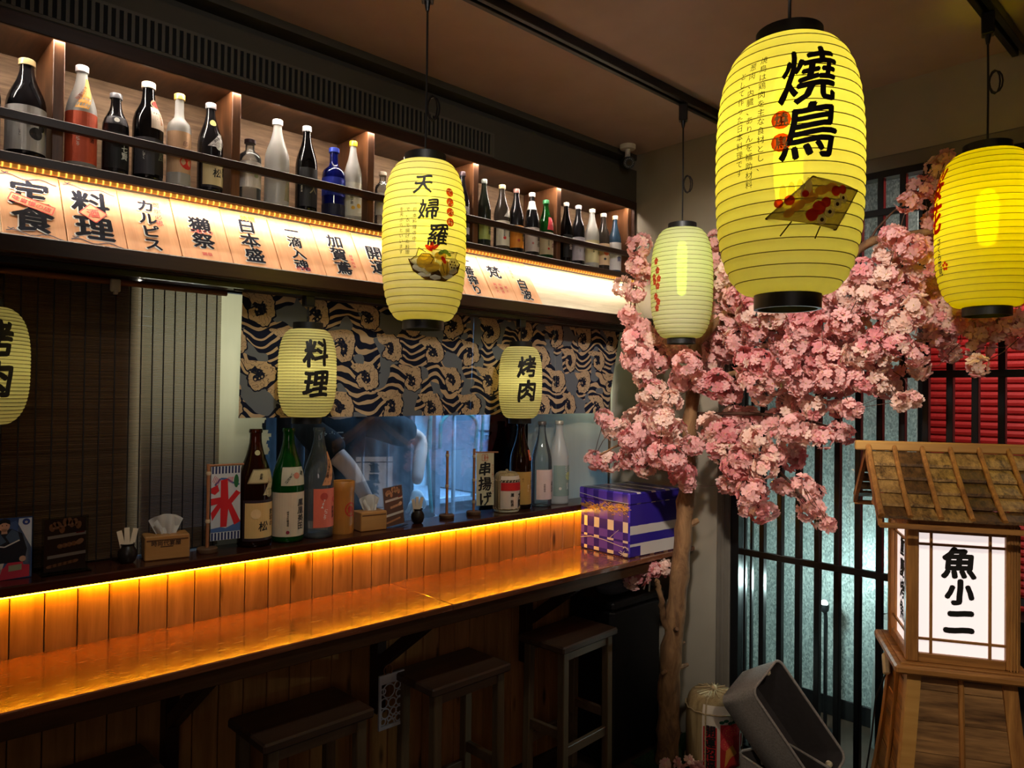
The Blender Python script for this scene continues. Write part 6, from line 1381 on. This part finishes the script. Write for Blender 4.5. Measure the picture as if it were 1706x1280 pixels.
# ---- the cook
SKIN = plain('skin', (206, 156, 130), .55, var=.05, scale=12); SHIRT = plain('shirt_black', (24, 24, 25), .9, var=.15, scale=40, bump=.2); TROUS = plain('trousers_dark', (36, 38, 44), .9); GLOVE = plain('glove_white', (218, 222, 220), .7); HAIR = plain('hair_black', (20, 18, 18), .6)
def skin(name, verts, edges, radii, mat, parent, root=0, sub=2):
    me = bpy.data.meshes.new(name); me.from_pydata([tuple(v) for v in verts], edges, [])
    o = bpy.data.objects.new(name, me); C.objects.link(o); m = o.modifiers.new('s', 'SKIN'); m.use_smooth_shade = True; m.branch_smoothing = .6
    for i, r in enumerate(radii):
        r = r if isinstance(r, tuple) else (r, r); me.skin_vertices[0].data[i].radius = r; me.skin_vertices[0].data[i].use_root = (i == root)
    s_ = o.modifiers.new('u', 'SUBSURF'); s_.levels = sub; s_.render_levels = sub
    bpy.context.view_layer.update()
    nm = bpy.data.meshes.new_from_object(o.evaluated_get(bpy.context.evaluated_depsgraph_get())); bpy.data.objects.remove(o); bpy.data.meshes.remove(me)
    nm.name = name; nm.materials.clear(); nm.materials.append(mat); nm.shade_smooth(); return link(name, nm, parent)
ck = thing('person', (1.80, 3.14, .1005), 'cook in a black T-shirt and white gloves bending over the steam behind the glass', 'person')
V = [(0, 0, .92), (0, .01, 1.06), (0, .0, 1.20), (0, -.02, 1.36), (0, -.02, 1.45), (0, -.03, 1.52), (0, -.06, 1.60), (0, -.075, 1.70),      # pelvis..head 0-7
     (-.10, -.02, 1.43), (-.185, -.02, 1.41), (-.03, -.20, 1.20), (.04, -.28, 1.02),                                                          # right arm 8-11
     (.10, -.02, 1.43), (.20, -.03, 1.41), (.46, -.08, 1.31), (.335, -.21, 1.10),                                                             # left arm 12-15
     (-.09, 0, .84), (-.10, -.01, .48), (-.10, .02, .09), (-.11, -.11, .04), (.09, 0, .84), (.10, -.01, .48), (.10, .02, .09), (.11, -.11, .04)]
E_ = [(0, 1), (1, 2), (2, 3), (3, 4), (4, 5), (5, 6), (6, 7), (3, 8), (8, 9), (9, 10), (10, 11), (3, 12), (12, 13), (13, 14), (14, 15), (0, 16), (16, 17), (17, 18), (18, 19), (0, 20), (20, 21), (21, 22), (22, 23)]
Rr = [(.15, .11), (.14, .10), (.15, .11), (.15, .11), (.09, .08), (.055, .055), (.075, .085), (.070, .085), .075, .062, .042, .029, .075, .062, .043, .029, .085, .058, .04, .035, .085, .058, .04, .035]
skin('body', V, E_, Rr, SKIN, ck)
# face and hair
MB().sphere((0, -.165, 1.645), .012, 8, 6, (1, 1.3, 1.2)).build('nose', SKIN, ck, True)
for s_ in (-1, 1):
    MB().sphere((s_*.030, -.148, 1.672), .009, 8, 6).build('eye', plain('eye_dark', (30, 24, 22), .3) if 'eye_dark' not in bpy.data.materials else bpy.data.materials['eye_dark'], ck, True)
    MB().sphere((s_*.082, -.065, 1.655), .022, 8, 6, (.4, .8, 1.3)).build('ear', SKIN, ck, True)
MB().sphere((0, -.147, 1.605), .020, 8, 5, (1, .35, .3)).build('mouth', plain('lips', (160, 86, 78), .5), ck, True)
MB().grid(lambda u, v: (.094*math.cos(2*PI*u)*math.cos(v*PI/2), -.062+.108*math.sin(2*PI*u)*math.cos(v*PI/2)+.012, 1.685+.118*math.sin(v*PI/2)), 24, 8).build('hair', HAIR, ck, True)
# T-shirt: loose shell over trunk and upper arms
S = [(0, 0, .90), (0, .01, 1.06), (0, 0, 1.20), (0, -.02, 1.36), (0, -.02, 1.455), (-.10, -.02, 1.43), (-.185, -.02, 1.405), (-.055, -.165, 1.245), (.10, -.02, 1.43), (.20, -.03, 1.405), (.425, -.072, 1.325)]
skin('t_shirt', S, [(0, 1), (1, 2), (2, 3), (3, 4), (3, 5), (5, 6), (6, 7), (3, 8), (8, 9), (9, 10)], [(.185, .14), (.175, .13), (.18, .135), (.175, .13), (.085, .08), .095, .088, .080, .095, .090, .082], SHIRT, ck)
m = MB(); text2d(m, '魚小二', .042, -.105, 1.352, lambda u, v, e=0.: Vector((u, -.164-e, v)), False, 1, .02); m.build('shirt_lettering', WHITEINK, ck)
skin('trousers', [V[0], V[16], V[17], (-.10, .02, .12), V[20], V[21], (.10, .02, .12)], [(0, 1), (1, 2), (2, 3), (0, 4), (4, 5), (5, 6)], [(.17, .13), .10, .072, .06, .10, .072, .06], TROUS, ck)
for s_ in (-1, 1): MB().box(s_*.105-.045, -.19, 0, s_*.105+.045, .07, .07, .03).build('shoe', BLACK, ck, True)
def hand(c, d, nrm, side):
    c, d, nrm = Vector(c), Vector(d).normalized(), Vector(nrm).normalized(); sdv = d.cross(nrm)*side
    vs = [c-d*.035, c, c+d*.045]; es = [(0, 1), (1, 2)]; rs = [.030, (.036, .026), (.040, .022)]
    for k, L in enumerate((.062, .072, .068, .052)):
        b = c+d*.05+sdv*(.030-.020*k); i = len(vs); vs += [b, b+d*L*.45-nrm*.006, b+d*L*.75-nrm*.026, b+d*L*.80-nrm*.048]; es += [(2, i), (i, i+1), (i+1, i+2), (i+2, i+3)]; rs += [.0105, .010, .0095, .0085]
    i = len(vs); vs += [c+sdv*.038+d*.012, c+sdv*.058+d*.036-nrm*.012, c+sdv*.052+d*.062-nrm*.03]; es += [(1, i), (i, i+1), (i+1, i+2)]; rs += [.013, .0115, .010]
    return skin('gloved_hand', vs, es, rs, GLOVE, ck, 1, 1)
hand((.05, -.30, .98), (.25, -.25, -.9), (.0, -1, .2), 1); hand((.315, -.235, 1.055), (-.30, -.35, -.85), (-.2, -1, .2), -1)
# steam rising from the pot
n = NT('steam'); n.t.nodes.remove(n.b); vs_ = n.n('VolumePrincipled'); vs_.inputs['Color'].default_value = (.86, .92, 1, 1); vs_.inputs['Anisotropy'].default_value = .2
cc = n.co(); nz = n.noise(n.co((1, 1, .7)), 5.5, 5, .62, 1.2); s = n.n('SeparateXYZ'); n.l(cc, s.inputs[0])
rad_ = n.math('SUBTRACT', 1., n.math('SQRT', n.math('ADD', n.math('ADD', n.math('POWER', n.math('DIVIDE', s.outputs[0], .46), 2.), n.math('POWER', n.math('DIVIDE', s.outputs[1], .20), 2.)), n.math('POWER', n.math('DIVIDE', n.math('SUBTRACT', s.outputs[2], .12), .36), 2.))), clamp=True)
dens = n.math('MULTIPLY', n.math('MULTIPLY', n.math('SUBTRACT', nz, .42, clamp=True), 22.), n.math('POWER', rad_, .8))
n.l(dens, vs_.inputs['Density']); n.l(vs_.outputs[0], n.out.inputs['Volume'])
st = MB().sphere((0, 0, .12), 1., 20, 12, (.46, .20, .36)).build('steam', n.m)
st.location = (2.06, 2.79, 1.13); tag(st, 'pale bluish steam drifting up behind the glass', 'steam', kind='stuff')
